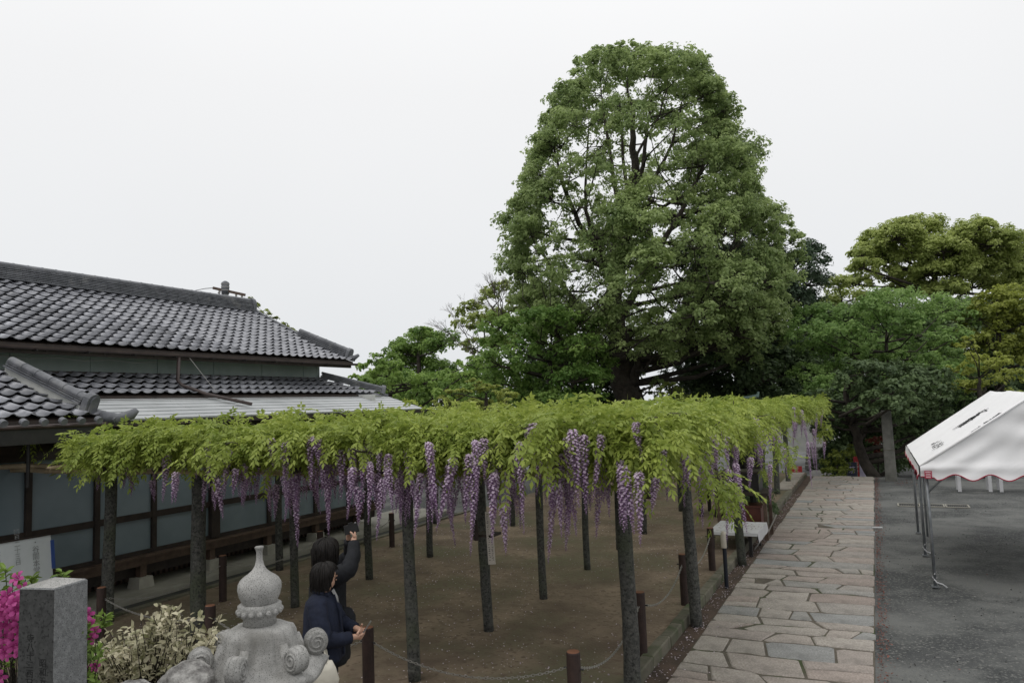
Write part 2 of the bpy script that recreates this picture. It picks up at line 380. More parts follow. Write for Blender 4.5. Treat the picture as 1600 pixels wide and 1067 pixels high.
# gently uneven earth bed
b = MB().grid(lambda u, v: (-10.25 + 7.70 * u, 4.4 + 25.0 * v, EZ + 0.012 * wob(u * 9, v * 22)), 60, 150)
tag(b.build('earth_bed', 'earth', smooth=True), 'bare brown earth bed under the wisteria', kind='structure')
b = MB().grid(lambda u, v: (-2.42 + 0.24 * u, 4.4 + 25.0 * v, -0.004 + 0.008 * wob(u * 3, v * 60)), 3, 200)
tag(b.build('soil_strip', 'strip_earth', smooth=True), 'narrow soil strip between kerb and path', kind='structure')
# kerb of the earth bed
kerb = tag(MB().box2((-2.555, 4.4, -0.05), (-2.43, 29.4, EZ - 0.03)).build('kerb', 'joint'), 'low mossy stone kerb along the earth bed', kind='structure')
y = 4.4
while y < 29.2:
    l = random.uniform(0.55, 0.95); l = min(l, 29.35 - y)
    j = random.uniform(-0.006, 0.006)
    bb = MB()
    x0, x1, z1 = -2.57 + j, -2.425 + j, EZ + 0.03 + random.uniform(-0.006, 0.006)
    a0, a1 = y + 0.008, y + l - 0.008; e = 0.014
    bb.tube_rings([[(x0, a0, -0.04), (x1, a0, -0.04), (x1, a1, -0.04), (x0, a1, -0.04)], [(x0, a0, z1 - e), (x1, a0, z1 - e), (x1, a1, z1 - e), (x0, a1, z1 - e)],
                   [(x0 + e, a0 + e, z1), (x1 - e, a0 + e, z1), (x1 - e, a1 - e, z1), (x0 + e, a1 - e, z1)]])
    bb.build('kerb_block', 'kerb_stone', kerb)
    y += l
# apron and drain in front of the hall
tag(MB().box2((-12.6, 2.0, -0.05), (-10.95, 18.2, 0.12)).build('concrete_apron', 'concrete'), 'pale concrete apron along the hall', kind='structure')
tag(MB().box2((-10.94, 2.0, -0.05), (-10.36, 18.2, 0.03)).build('drain_channel', 'drain_stone'), 'dark drain channel beside the apron', kind='structure')
dk = tag(MB().box2((-10.37, 2.0, -0.05), (-10.26, 18.2, EZ + 0.0)).build('drain_kerb', 'joint'), 'thin stone kerb between drain and earth', kind='structure')
y = 2.0
while y < 18:
    l = min(random.uniform(0.6, 1.0), 18.2 - y)
    MB().box2((-10.375, y + 0.008, 0), (-10.255, y + l - 0.008, EZ + 0.035)).build('kerb_block', 'kerb_stone', dk)
    y += l

# ---- paved path -----------------------------------------------------------
PX0, PX1 = -2.19, -0.20
path = tag(MB().box2((PX0 - 0.005, 4.4, -0.10), (PX1 + 0.004, 29.42, -0.004)).build('path', 'joint'), 'straight footpath of irregular granite paving stones', kind='structure')
def make_stone(poly, parent, zt, name='paving_stone', e=0.012, m='paving_stone'):
    """bevelled slab from a convex-ish outline"""
    cx = sum(p[0] for p in poly) / len(poly); cy = sum(p[1] for p in poly) / len(poly)
    def inset(k):
        out = []
        for p in poly:
            d = math.hypot(p[0] - cx, p[1] - cy); s_ = max(0.2, (d - k * 1.3) / d); out.append((cx + (p[0] - cx) * s_, cy + (p[1] - cy) * s_))
        return out
    bb = MB(); p0, p1 = inset(0), inset(e)
    tx, ty = random.uniform(-0.006, 0.006), random.uniform(-0.006, 0.006)
    loc = Vector((cx, cy, 0))
    bb.tube_rings([[(x - cx, y - cy, -0.06) for x, y in p0], [(x - cx, y - cy, zt - e * 0.8 + (x - cx) * tx + (y - cy) * ty) for x, y in p0],
                   [(x - cx, y - cy, zt + (x - cx) * tx + (y - cy) * ty) for x, y in p1]])
    o = bb.build(name, m, parent, local=True); o.location = loc
    return o
random.seed(21)
rows = [4.45]
while rows[-1] < 29.3: rows.append(rows[-1] + random.choice([0.32, 0.38, 0.44, 0.50, 0.56]))
rows[-1] = 29.4
amp = [(random.uniform(-0.05, 0.05), random.uniform(-0.035, 0.035), random.uniform(0, 6)) for _ in rows]
amp[0] = amp[-1] = (0, 0, 0)
def bnd(k, x):
    a, c_, ph = amp[k]; return rows[k] + a * (x + 1.2) + c_ * 1.3 * math.sin(x * 4.4 + ph) + c_ * 0.7 * math.sin(x * 9.7 + 2 * ph)
for k in range(len(rows) - 1):
    n = random.choice([2, 3, 3, 3, 4])
    if rows[k + 1] - rows[k] < 0.36: n = max(n, 3)
    cuts = [PX0] + [PX0 + (PX1 - PX0) * (i + random.uniform(-0.36, 0.36)) / n for i in range(1, n)] + [PX1]
    slant = [0] + [random.uniform(-0.07, 0.07) for _ in range(n - 1)] + [0]
    for i in range(n):
        g = random.uniform(0.006, 0.016)
        xa, xb = cuts[i], cuts[i + 1]; sa, sb = slant[i], slant[i + 1]
        ga = g if i else random.uniform(-0.015, 0.012); gb = g if i < n - 1 else random.uniform(-0.015, 0.012)
        def pt(x, top, off): return (x, bnd(k + 1, x) - off if top else bnd(k, x) + off)
        xm = (xa + xb) / 2 + random.uniform(-0.1, 0.1)
        c = lambda: random.uniform(0, 0.035) if random.random() < 0.6 else random.uniform(0.03, 0.09)
        lowL, lowR, hiR, hiL = xa + sa + ga, xb + sb - gb, xb - sb - gb, xa - sa + ga
        kk = [c() for _ in range(4)]
        poly = [pt(lowL + kk[0], 0, g), pt(xm, 0, g + random.uniform(-0.005, 0.012)), pt(lowR - kk[1], 0, g), (lowR, pt(lowR, 0, g)[1] + kk[1] * 0.8),
                (hiR, pt(hiR, 1, g)[1] - kk[2] * 0.8), pt(hiR - kk[2], 1, g), pt(xm, 1, g + random.uniform(-0.005, 0.012)), pt(hiL + kk[3], 1, g), (hiL, pt(hiL, 1, g)[1] - kk[3] * 0.8), (lowL, pt(lowL, 0, g)[1] + kk[0] * 0.8)]
        zt = random.uniform(-0.002, 0.010)
        wd, hh = xb - xa, rows[k + 1] - rows[k]
        if random.random() < 0.30 and rows[k] < 20 and wd < hh * 1.9:
            # a stone made of two pieces
            if wd > hh * 1.5:
                xc = xa + wd * random.uniform(0.55, 0.78); dd = random.uniform(-0.09, 0.09)
                L1 = [p for p in poly if p[0] < xc - abs(dd) - 0.02]; R1 = [p for p in poly if p[0] > xc + abs(dd) + 0.02]
                A = [(xc + dd - 0.01, bnd(k, xc) + g), (xc - dd - 0.01, bnd(k + 1, xc) - g)]
                B = [(xc + dd + 0.012, bnd(k, xc) + g), (xc - dd + 0.012, bnd(k + 1, xc) - g)]
                srt = lambda ps: sorted(ps, key=lambda p: math.atan2(p[1] - sum(q[1] for q in ps) / len(ps), p[0] - sum(q[0] for q in ps) / len(ps)))
                for ps in (L1 + A, R1 + B):
                    if len(ps) > 2: make_stone(srt(ps), path, zt + random.uniform(-0.004, 0.004))
                continue
            else:
                f = random.uniform(0.4, 0.65); dy = random.uniform(-0.05, 0.05)
                ym = lambda x: bnd(k, x) * (1 - f) + bnd(k + 1, x) * f + dy * (x - xm)
                lo_ = [pt(lowL, 0, g), pt(lowR, 0, g), (xb - gb, ym(xb) - 0.009), (xa + ga, ym(xa) - 0.009)]
                hi_ = [(xa + ga, ym(xa) + 0.009), (xb - gb, ym(xb) + 0.009), pt(hiR, 1, g), pt(hiL, 1, g)]
                make_stone(lo_, path, zt); make_stone(hi_, path, zt + 0.003)
                continue
        make_stone(poly, path, zt)
# side slab and the stones around it at the far end
slab = tag(MB().box2((-2.98, 24.0, -0.1), (-2.42, 29.3, EZ + 0.012)).build('side_paving', 'joint'), 'short strip of long pale slabs beside the path', kind='structure')
for (a, c_) in ((24.1, 26.6), (26.65, 29.2)):
    make_stone([(-2.95, a), (-2.46, a), (-2.46, c_), (-2.95, c_)], slab, EZ + 0.05, 'paving_slab')

# ---- steps down, lower landing, far gate -----------------------------------
st = tag(MB().box2((-2.4, 29.43, -1.8), (0.0, 29.75, -0.16)).build('stone_steps', 'step_stone'), 'stone steps going down at the far end of the path', kind='structure')
for k in range(1, 9):
    MB().box2((-2.4, 29.43 + 0.33 * k - 0.02, -1.85), (0.0, 29.75 + 0.33 * k, -0.16 - 0.185 * k)).build('step', 'step_stone', st)
tag(MB().box2((-3.75, 33.0, -1.8), (-2.45, 54.0, -1.72)).build('lower_path', 'step_stone'), 'pale lower path beyond the steps', kind='structure')
up = tag(MB().box2((-4.2, 50.0, -1.7), (-2.85, 50.5, -1.45)).build('upper_steps', 'step_stone'), 'far steps rising to the white gate', kind='structure')
for k in range(1, 6):
    MB().box2((-4.2, 50.0 + 0.42 * k, -1.7), (-2.85, 50.5 + 0.42 * k, -1.45 + 0.2 * k)).build('step', 'step_stone', up)
g_ = thing('gateway', 'far white plastered gateway with a brown post at the top of the steps', 'gate', (-3.9, 55.5, -1.0))
MB().box2((-5.6, 55.4, -1.0), (-3.35, 55.7, 1.9)).build('wall', 'plaster_white', g_)
MB().box2((-3.34, 55.35, -1.0), (-3.1, 55.65, 2.2)).build('post', 'wood_brown', g_)
MB().box2((-5.8, 54.9, 2.2), (-2.6, 56.2, 2.42)).build('lintel', 'wood_dark', g_)
h_ = thing('handrail', 'rusty metal handrail beside the far steps', 'handrail', (-2.75, 50, -1.72))
for yy in (46.5, 48.5, 50.5, 52.5): MB().tube([(-2.75, yy, -1.72), (-2.75, yy, -0.75)], 0.03, 6).build('upright', 'copper_pipe', h_)
MB().tube([(-2.75, 46.3, -0.8), (-2.75, 52.7, -0.70)], 0.04, 6).build('rail', 'copper_pipe', h_)

# ---- raised planting mound near the camera ---------------------------------
def mound(u, v):
    x = -6.4 + 4.1 * u; y = 0.6 + 3.9 * v
    d = min(u / 0.2, (1 - u) / 0.2, v / 0.2, (1 - v) / 0.2, 1)
    return (x, y, -0.1 + (1.15 + 0.08 * wob(x, y, 2)) * d * (2 - d))
tag(MB().grid(mound, 30, 30).build('planting_mound', 'mound_soil', smooth=True), 'raised soil mound planted with shrubs', kind='structure')

# ================================================================== TEMPLE HALL
hall = thing('temple_hall', 'long traditional wooden hall with two tiers of grey tiled roof and frosted glass', 'building', (-13, 9, 0))
GX = -11.5                        # plane of the glass
# floor beam, columns on stones, lattice
MB().box2((GX - 0.05, 2.5, 0.50), (GX + 0.10, 15.6, 0.63)).build('floor_beam', 'wood_brown', hall)
MB().box2((GX - 0.06, 2.5, 0.632), (GX + 0.16, 15.62, 0.675)).build('veranda_board', 'wood_brown', hall)
for y in (4.35, 5.82, 7.29, 8.76, 10.23, 11.70, 13.17, 14.64):
    p = MB().box2((GX - 0.06, y - 0.06, 0.30), (GX + 0.06, y + 0.06, 0.499)).build('floor_post', 'wood_brown', hall)
    MB().box((GX, y, 0.21), (0.30, 0.30, 0.18), taper=0.86).build('base_stone', 'concrete', p)
lat = MB().box2((GX - 0.62, 2.5, 0.12), (GX - 0.58, 15.5, 0.60)).build('underfloor_wall', 'wood_dark', hall)
y = 3.0
while y < 15.4:
    MB().box2((GX - 0.57, y, 0.13), (GX - 0.54, y + 0.055, 0.56)).build('lattice_slat', 'wood_brown', lat); y += 0.115
# wall behind the glass (dark interior) and head beam
MB().box2((-17.5, 2.5, 0.3), (GX - 0.10, 15.5, 3.1)).build('interior_wall', 'wood_dark', hall)
MB().box2((GX - 0.07, 2.5, 2.42), (GX + 0.09, 15.6, 2.62)).build('head_beam', 'wood_dark', hall)
MB().box2((GX - 0.05, 2.5, 2.62), (GX + 0.03, 15.6, 2.95)).build('transom_wall', 'wood_dark', hall)
fr_y = [3.35, 4.5, 5.65, 6.83, 7.92, 8.98, 10.28, 11.72, 13.14, 14.3, 15.5]
MB().box2((GX - 0.045, 2.5, 0.678), (GX + 0.045, 15.58, 0.745)).build('window_sill', 'wood_dark', hall)
MB().box2((GX - 0.04, 2.5, 1.27), (GX + 0.043, 15.58, 1.375)).build('middle_rail', 'wood_dark', hall)
for i, y in enumerate(fr_y):
    wd = 0.10 if i in (6, 10) else 0.045
    MB().box2((GX - 0.06, y - wd, 0.70), (GX + (0.10 if wd > 0.09 else 0.055), y + wd, 2.42)).build('column' if wd > 0.09 else 'window_stile', 'wood_dark', hall)
for i in range(len(fr_y) - 1):
    for z0, z1 in ((0.745, 1.27), (1.375, 2.42)):
        MB().box2((GX - 0.012, fr_y[i] + 0.046, z0), (GX + 0.004, fr_y[i + 1] - 0.046, z1)).build('window_pane', 'frosted_glass', hall)
# end wall
MB().box2((-17.0, 15.48, 0.3), (GX - 0.08, 15.60, 3.4)).build('end_wall', 'plaster_white', hall)

# tiles ---------------------------------------------------------------------
TW, TL = 0.262, 0.275
def tile_mesh(name):
    bb = MB(); us = [0, 0.03, 0.065, 0.10, 0.135, 0.168, 0.178, 0.196, 0.222, 0.248, 0.264]
    def h(u): return -0.020 * math.sin(math.pi * min(u, 0.17) / 0.17) if u <= 0.17 else 0.034 * math.sin(math.pi * (u - 0.17) / 0.094) ** 0.7
    LL = TL + 0.05; n = len(us)
    bb.v += [(-0.05, u, h(u) - 0.018) for u in us]            # upper end (local -x is up the slope)
    bb.v += [(LL - 0.05, u, h(u) + 0.040) for u in us]
    bb.v += [(LL - 0.056, u, h(u) + 0.027) for u in us]
    for i in range(n - 1):
        bb.f.append((i, n + i, n + i + 1, i + 1)); bb.f.append((n + i, 2 * n + i, 2 * n + i + 1, n + i + 1)); bb.mi += [0, 0]
    me = bpy.data.meshes.new(name); me.from_pydata(bb.v, [], bb.f); me.materials.append(MATS['roof_tile'])
    me.polygons.foreach_set('use_smooth', [i % 2 == 0 for i in range(len(me.polygons))]); me.update()
    return me, bb
TILE, TILE_B = tile_mesh('roof_tile')
def roof_curve(x_eave, z_eave, run, rise, sori=0.16):
    """list of (x, z, slope angle) going up from the eave in steps of the tile exposure"""
    out = []; n = int(math.hypot(run, rise) / TL)
    for k in range(n + 1):
        t = k / n; x = x_eave - run * t; zz = z_eave + rise * ((1 - sori) * t + sori * t * t)
        sl = rise * ((1 - sori) + 2 * sori * t) / run
        out.append((x, zz, math.atan(sl)))
    return out
def lay_tiles(curve, y0, ncol, budget, parent, near_first=True, ymax_fn=None):
    """tiles near the camera as objects, the rest joined"""
    cells = []
    for r, (x, z, a) in enumerate(curve[1:]):
        for c in range(ncol):
            y = y0 + c * TW
            if ymax_fn and y + TW > ymax_fn(x): continue
            cells.append((math.hypot(x, y), x, y, z, a))
    vis = [c for c in cells if c[2] > 0.49 * -c[1] - 0.4]
    hid = [c for c in cells if not (c[2] > 0.49 * -c[1] - 0.4)]
    vis.sort()
    for k, (d, x, y, z, a) in enumerate(vis[:budget]):
        o = bpy.data.objects.new('roof_tile', TILE); COL.objects.link(o); o.parent = parent
        o.location = (x + 0.0, y, z + 0.03 + random.uniform(-0.003, 0.003)); o.rotation_euler = (random.uniform(-0.012, 0.012), a + random.uniform(-0.012, 0.012), random.uniform(-0.01, 0.01))
    rest = vis[budget:] + hid
    if rest:
        bb = MB()
        for d, x, y, z, a in rest:
            mx = Matrix.Translation((x, y, z + 0.03 + random.uniform(-0.003, 0.003))) @ Euler((random.uniform(-0.012, 0.012), a, 0)).to_matrix().to_4x4()
            bb.add([mx @ Vector(v) for v in TILE_B.v], TILE_B.f)
        o = bb.build('roof_tiles', 'roof_tile_mass', parent); tag(o, kind='stuff')
def ridge_stack(pts, parent, layers, w0, lh=0.036, cap_r=0.075, seg=0.32, name='ridge', cap=True, taper=0.05):
    """a ridge of thin flat tiles in courses with a row of rounded cap tiles; pts = two end points at its foot"""
    p0, p1 = Vector(pts[0]), Vector(pts[1]); d = (p1 - p0); ln = d.length; d.normalize()
    side = d.cross(Vector((0, 0, 1))).normalized(); upv = side.cross(d)
    rot = Matrix((d, side, upv)).transposed()
    root = MB().box((p0 + p1) / 2 + upv * (lh * layers / 2), (ln - 0.06, w0 * 0.66, lh * layers), rot).build(name, 'black_metal', parent)
    for k in range(layers):
        bb = MB(); ww = w0 - taper * k / max(layers - 1, 1)
        s = -random.uniform(0, seg)
        while s < ln:
            a, e = max(s, 0.0), min(s + seg - 0.006, ln)
            if e - a > 0.02: bb.box(p0 + d * ((a + e) / 2) + upv * (lh * (k + 0.42) + random.uniform(-0.0015, 0.0015)), (e - a, ww + random.uniform(-0.008, 0.008) + (0.03 if k % 3 == 0 else 0), lh * 0.62), rot)
            s += seg
        bb.build('flat_tile_course', 'ridge_tile', root)
    if cap:
        s = 0.0; zc = lh * layers
        while s < ln - 0.05:
            e = min(s + 0.30, ln); bb = MB(); rings = []
            for q, kk in ((s, 1.0), (e - 0.02, 1.0), (e, 1.09), (e + 0.012, 1.09)):
                c = p0 + d * q + upv * zc
                rings.append([c + side * (math.cos(th) * cap_r * kk) + upv * (math.sin(th) * cap_r * 0.9 * kk) for th in [math.pi * i / 8 for i in range(9)]])
            bb.tube_rings(rings, cap=True); bb.build('cap_tile', 'ridge_tile', root, smooth=False)
            s += 0.30
    return root, d, side, upv
def end_tile(c, d, side, upv, parent, hgt, wid, dep=0.10):
    """arched end tile closing a ridge"""
    rings = []
    prof = [(-wid / 2, 0)] + [(wid / 2 * math.cos(math.pi * (1 - i / 8)), hgt - wid / 2 + wid / 2 * math.sin(math.pi * i / 8)) for i in range(9)] + [(wid / 2, 0)]
    bb = MB()
    for q in (0, dep): rings.append([c + d * q + side * x + upv * z for x, z in prof])
    bb.tube_rings(rings); o = bb.build('end_tile', 'ridge_tile', parent)
    pr2 = [(x * 0.62, 0.03 + z * 0.8) for x, z in prof]
    b2 = MB(); b2.tube_rings([[c + d * (dep + 0.004) + side * x + upv * z for x, z in pr2], [c + d * (dep + 0.025) + side * x * 0.9 + upv * z for x, z in pr2]])
    b2.build('end_tile_face', 'ridge_tile', o)
def roof_deck(curve, y0, y1, parent, name, th=0.05):
    bb = MB(); n = len(curve)
    for (x, z, a) in curve: bb.v += [(x, y0, z - 0.012), (x, y1, z - 0.012), (x, y1, z - 0.012 - th), (x, y0, z - 0.012 - th)]
    for k in range(n - 1):
        for e in range(4): bb.f.append((4 * k + e, 4 * k + (e + 1) % 4, 4 * k + 4 + (e + 1) % 4, 4 * k + 4 + e)); bb.mi.append(0)
    bb.f += [(0, 1, 2, 3), tuple(4 * (n - 1) + i for i in (3, 2, 1, 0))]; bb.mi += [0, 0]
    return bb.build(name, 'wood_dark', parent)

# upper roof
UC = roof_curve(-12.4, 4.30, 3.55, 1.62)
UYE = 15.75
deck = roof_deck(UC, 2.5, UYE, hall, 'upper_roof')
lay_tiles(UC, UYE - 50 * TW, 50, 190, deck)
# far slope, unseen from the front but closing the roof
b = MB(); xr, zr = UC[-1][0], UC[-1][1]
b.add([(xr, 2.5, zr), (xr, UYE, zr), (xr - 3.5, UYE, 4.3), (xr - 3.5, 2.5, 4.3)], [(0, 1, 2, 3)]); b.add([(xr, UYE - 0.3, zr - 0.05), (-12.5, UYE - 0.3, 4.2), (xr - 3.4, UYE - 0.3, 4.2)], [(0, 1, 2)])
b.build('rear_slope', 'roof_tile_mass', hall)
rg, d, sd, uv = ridge_stack([(xr - 0.03, 2.5, zr + 0.02), (xr - 0.03, UYE - 0.13, zr + 0.02)], hall, 8, 0.34, 0.038, 0.085, name='main_ridge', taper=0.10)
end_tile(Vector((xr - 0.03, UYE - 0.13, zr - 0.02)), d, sd, uv, rg, 0.44, 0.34, 0.12)
# verge: stepped edge tiles down the gable
vg = MB()
for (x, z, a) in UC[1:]:
    vg.box((x + 0.14, UYE + 0.015, z + 0.0), (0.30, 0.10, 0.09), Euler((0, a, 0)).to_matrix())
vg.build('verge_tiles', 'ridge_tile', hall)
k0 = [c for c in UC if c[0] > -14.35][-1]; k1 = UC[1]
rg, d, sd, uv = ridge_stack([(k0[0], UYE - 0.12, k0[1] + 0.05), (k1[0] + 0.02, UYE + 0.02, k1[1] + 0.06)], hall, 4, 0.24, 0.04, 0.07, name='corner_ridge')
end_tile(Vector((k1[0] + 0.02, UYE + 0.02, k1[1] + 0.03)), d, sd, uv, rg, 0.27, 0.22, 0.10)
MB().tube([(k1[0] + 0.12, UYE - 0.02, k1[1] + 0.02), (k1[0] + 0.28, UYE + 0.03, k1[1] - 0.0), (k1[0] + 0.40, UYE + 0.06, k1[1] + 0.07)], [0.06, 0.07, 0.04], 8).build('corner_tile', 'ridge_tile', hall, smooth=True)
# eaves: rafters, gutter with brackets, fascia
raf = MB().box2((-12.52, 2.5, 4.13), (-12.46, UYE, 4.24)).build('eave_board', 'wood_dark', hall)
y = 3.0
while y < UYE - 0.1:
    MB().bar((-12.44, y, 4.20), (-13.3, y, 4.50), 0.06, 0.08).build('rafter', 'wood_dark', raf); y += 0.52
gt = MB(); prof = [(0.055 * math.cos(t), 0.055 * math.sin(t)) for t in [math.pi + math.pi * i / 8 for i in range(9)]] + [(0.045 * math.cos(t), 0.045 * math.sin(t)) for t in [2 * math.pi - math.pi * i / 8 for i in range(9)]]
def gutter(x, z, y0, y1, parent):
    bb = MB(); bb.tube_rings([[(x + px_, yy, z + pz_) for px_, pz_ in prof] for yy in (y0, y1)])
    o = bb.build('gutter', 'copper_pipe', parent)
    yy = y0 + 0.4
    while yy < y1:
        MB().box2((x - 0.07, yy - 0.01, z - 0.075), (x + 0.065, yy + 0.01, z - 0.058)).build('gutter_bracket', 'black_metal', o); yy += 0.9
    return o
gutter(-12.33, 4.24, 2.5, UYE + 0.05, hall)
# wall band between the two roofs
MB().box2((-13.35, 2.5, 3.85), (-13.25, 15.35, 4.45)).build('upper_wall', 'plaster_green', hall)
wb = MB().box2((-13.26, 2.5, 3.80), (-13.18, 15.40, 3.90)).build('wall_plate', 'wood_dark', hall)
for y in np.arange(3.2, 15.4, 1.45): MB().box2((-13.252, y - 0.02, 3.9), (-13.232, y + 0.02, 4.3)).build('batten', 'plaster_green', wb)
MB().box2((-17, 15.3, 3.6), (-13.24, 15.4, 4.5)).build('gable_wall', 'plaster_green', hall)
# lower tiled roof, hipped at the far end
LC = roof_curve(-12.02, 3.40, 1.22, 0.46, 0.08)
dk2 = roof_deck(LC, 2.5, 15.55, hall, 'lower_roof')
hipY = lambda x: 15.5 + (x + 13.24) * 0.98 + 0.12
lay_tiles(LC, 15.5 - 49 * TW, 55, 110, dk2, ymax_fn=hipY)
b = MB(); b.add([(-12.02, 15.5, 3.38), (-12.02, 16.72, 3.38), (-13.24, 15.5, 3.85)], [(0, 1, 2)]); b.add([(-12.02, 16.72, 3.38), (-17, 16.72, 3.38), (-17, 15.5, 3.85), (-13.24, 15.5, 3.85)], [(0, 1, 2, 3)])
b.build('hip_slope', 'roof_tile_mass', hall)
rg, d, sd, uv = ridge_stack([(-13.24, 15.42, 3.90), (-12.12, 16.55, 3.47)], hall, 3, 0.20, 0.038, 0.065, name='hip_ridge')
end_tile(Vector((-12.12, 16.55, 3.44)), d, sd, uv, rg, 0.24, 0.20, 0.09)
MB().box((-12.06, 16.68, 3.40), (0.16, 0.16, 0.07), Euler((0, 0.3, 0.78)).to_matrix()).build('corner_tile', 'ridge_tile', hall)
# sheet metal pent roof below
n_s = 6
ms = MB().box2((-12.2, 2.5, 3.18), (-11.9, 16.3, 3.34)).build('pent_roof', 'wood_dark', hall)
for k in range(n_s):
    x0 = -10.80 - k * 0.205; x1 = x0 - 0.225; z0 = 2.985 + k * 0.063 + 0.012; z1 = z0 + 0.050
    ye0, ye1 = 16.95 - 0.1 * (n_s - k) ** 1.0 * 0.35 + 0.15, 16.95
    bb = MB(); yy = 2.5; ps = []
    N = 8
    for i in range(N + 1):
        y = 2.5 + (16.7 - 2.5) * i / N
        ps.append(y)
    for i in range(N):
        a, e = ps[i] + 0.003, ps[i + 1] - 0.003
        bb.add([(x0, a, z0), (x0, e, z0), (x1, e, z1), (x1, a, z1), (x0 - 0.012, a, z0 - 0.03), (x0 - 0.012, e, z0 - 0.03), (x1, e, z1 - 0.03), (x1, a, z1 - 0.03)], [(0, 1, 2, 3), (4, 5, 1, 0), (7, 6, 5, 4), (5, 6, 2, 1), (0, 3, 7, 4)])
    bb.build('metal_course', 'sheet_metal', ms)
MB().box2((-10.93, 2.5, 2.88), (-10.83, 16.7, 2.955)).build('pent_fascia', 'wood_dark', hall)
# downpipe across the roofs
pp = [(-12.33, 10.2, 4.18), (-12.36, 10.2, 3.72), (-12.30, 10.25, 3.62), (-11.95, 10.55, 3.43), (-11.2, 11.0, 3.20)]
MB().tube(pp, 0.035, 8).build('downpipe', 'copper_pipe', hall, smooth=True)
MB().tube([(-12.32, 10.45, 4.17), (-11.9, 10.75, 3.46)], 0.006, 4).build('cable', 'steel', hall)
cb = MB()
for i in range(9):
    y0 = 6.0 + i * 1.0
    if y0 < 9.5: cb.tube([(-12.7, y0, 4.10), (-12.7, y0 + 0.5, 4.06), (-12.7, y0 + 1.0, 4.10)], 0.006, 4)
cb.build('wire', 'steel', hall)

# ================================================================== ENTRANCE PORCH (nearer, at the picture's edge)
porch = thing('entrance_porch', 'low porch roof of large curved grey tiles with a white plastered ridge', 'porch', (-11.5, 5, 0))
PE = -10.35; PC = roof_curve(PE, 3.02, 1.9, 0.78, 0.05); PYE = 7.30
pd = roof_deck(PC, 1.5, PYE, porch, 'porch_roof', 0.06)
lay_tiles(PC, PYE - 22 * TW, 22, 80, pd)
for c in range(12):
    y = PYE - c * TW - 0.045
    MB().tube([(PE + 0.20, y, 3.015), (PE + 0.272, y, 2.985)], [0.046, 0.050], 12).build('eave_cap', 'ridge_tile', pd, smooth=False)
q0 = Vector((-12.05, PYE - 0.45, 3.02 + 0.78 * 1.70 / 1.9 + 0.02)); q1 = Vector((PE - 0.22, PYE - 0.22, 3.02 + 0.16))
bb = MB(); dv = (q1 - q0); 
bb.add([q0 + Vector((0, -0.07, -0.1)), q1 + Vector((0, -0.07, -0.08)), q1 + Vector((0, -0.07, 0.05)), q0 + Vector((0, -0.07, 0.13)), q0 + Vector((0, 0.07, -0.1)), q1 + Vector((0, 0.07, -0.08)), q1 + Vector((0, 0.07, 0.05)), q0 + Vector((0, 0.07, 0.13))],
       [(0, 1, 2, 3), (5, 4, 7, 6), (3, 2, 6, 7), (1, 5, 6, 2), (4, 0, 3, 7)])
bb.build('ridge_plaster', 'plaster_white', porch)
rg, d, sd, uv = ridge_stack([q0 + Vector((0, 0, 0.13)), q1 + Vector((0, 0, 0.05))], porch, 3, 0.20, 0.033, 0.076, name='porch_ridge')
end_tile(q1 + Vector((0, 0, -0.06)), d, sd, uv, rg, 0.32, 0.215, 0.11)
MB().tube([(PE + 0.02, PYE - 0.1, 3.05), (PE + 0.24, PYE - 0.0, 3.0), (PE + 0.38, PYE + 0.12, 3.06), (PE + 0.42, PYE + 0.18, 3.13)], [0.08, 0.085, 0.075, 0.04], 10).build('corner_tile', 'ridge_tile', porch, smooth=True)
MB().box2((PE + 0.02, 1.5, 2.70), (PE + 0.09, PYE - 0.12, 2.93)).build('fascia', 'black_metal', porch)
MB().tube([(PE + 0.14, 1.5, 2.935), (PE + 0.14, PYE - 0.1, 2.935)], 0.03, 8).build('gutter', 'copper_pipe', porch)
MB().box2((PE - 0.9, 1.5, 2.55), (PE - 0.80, PYE - 0.3, 2.95)).build('cross_beam', 'wood_dark', porch)
MB().box2((-12.3, PYE - 0.34, 2.62), (PE + 0.0, PYE - 0.24, 2.9)).build('side_beam', 'wood_dark', porch)
MB().tube([(-10.6, 6.3, 2.9), (-10.6, 6.3, 2.1)], 0.025, 8).build('downpipe', 'black_metal', porch)
MB().box2((-10.72, 4.0, 0.12), (-10.60, 4.12, 2.7)).build('porch_post', 'wood_dark', porch)

# pole top with crossarm and wires seen over the ridge
pole = thing('utility_pole', 'grey utility pole top with a crossarm rising behind the roof ridge', 'utility pole', (-20.3, 18.7, -0.5))
pc = at(352, 455, 26.0)
MB().tube([(pc.x, pc.y, -0.5), (pc.x, pc.y, pc.z + 0.12)], [0.17, 0.11], 12).build('pole', 'granite_grey', pole, smooth=True)
MB().tube([(pc.x, pc.y, pc.z - 0.1), (pc.x, pc.y, pc.z + 0.30), (pc.x, pc.y, pc.z + 0.36)], [0.135, 0.135, 0.05], 12).build('cap', 'ridge_tile', pole, smooth=True)
for k in range(3): MB().tube([(pc.x, pc.y, pc.z + 0.02 + 0.11 * k), (pc.x, pc.y, pc.z + 0.04 + 0.11 * k)], 0.15, 12).build('band', 'steel', pole)
a0, a1 = at(333, 450, 26.0), at(383, 461, 26.0)
arm = MB().bar(a0, a1, 0.09, 0.09).build('crossarm', 'wood_brown', pole)
for t in (0.2, 0.34, 0.72, 0.9):
    q = a0.lerp(a1, t); MB().tube([q - Vector((0, 0, 0.16)), q], [0.03, 0.045], 6).build('insulator', 'steel', arm)
MB().bar(a0.lerp(a1, 0.15) - Vector((0, 0, 0.15)), pc + Vector((0, 0, 0.2)), 0.03, 0.03).build('brace', 'wood_dark', pole)
MB().tube([a0, at(320, 451, 26.0), at(300, 455, 27)], 0.012, 4).build('wire', 'black_metal', pole)

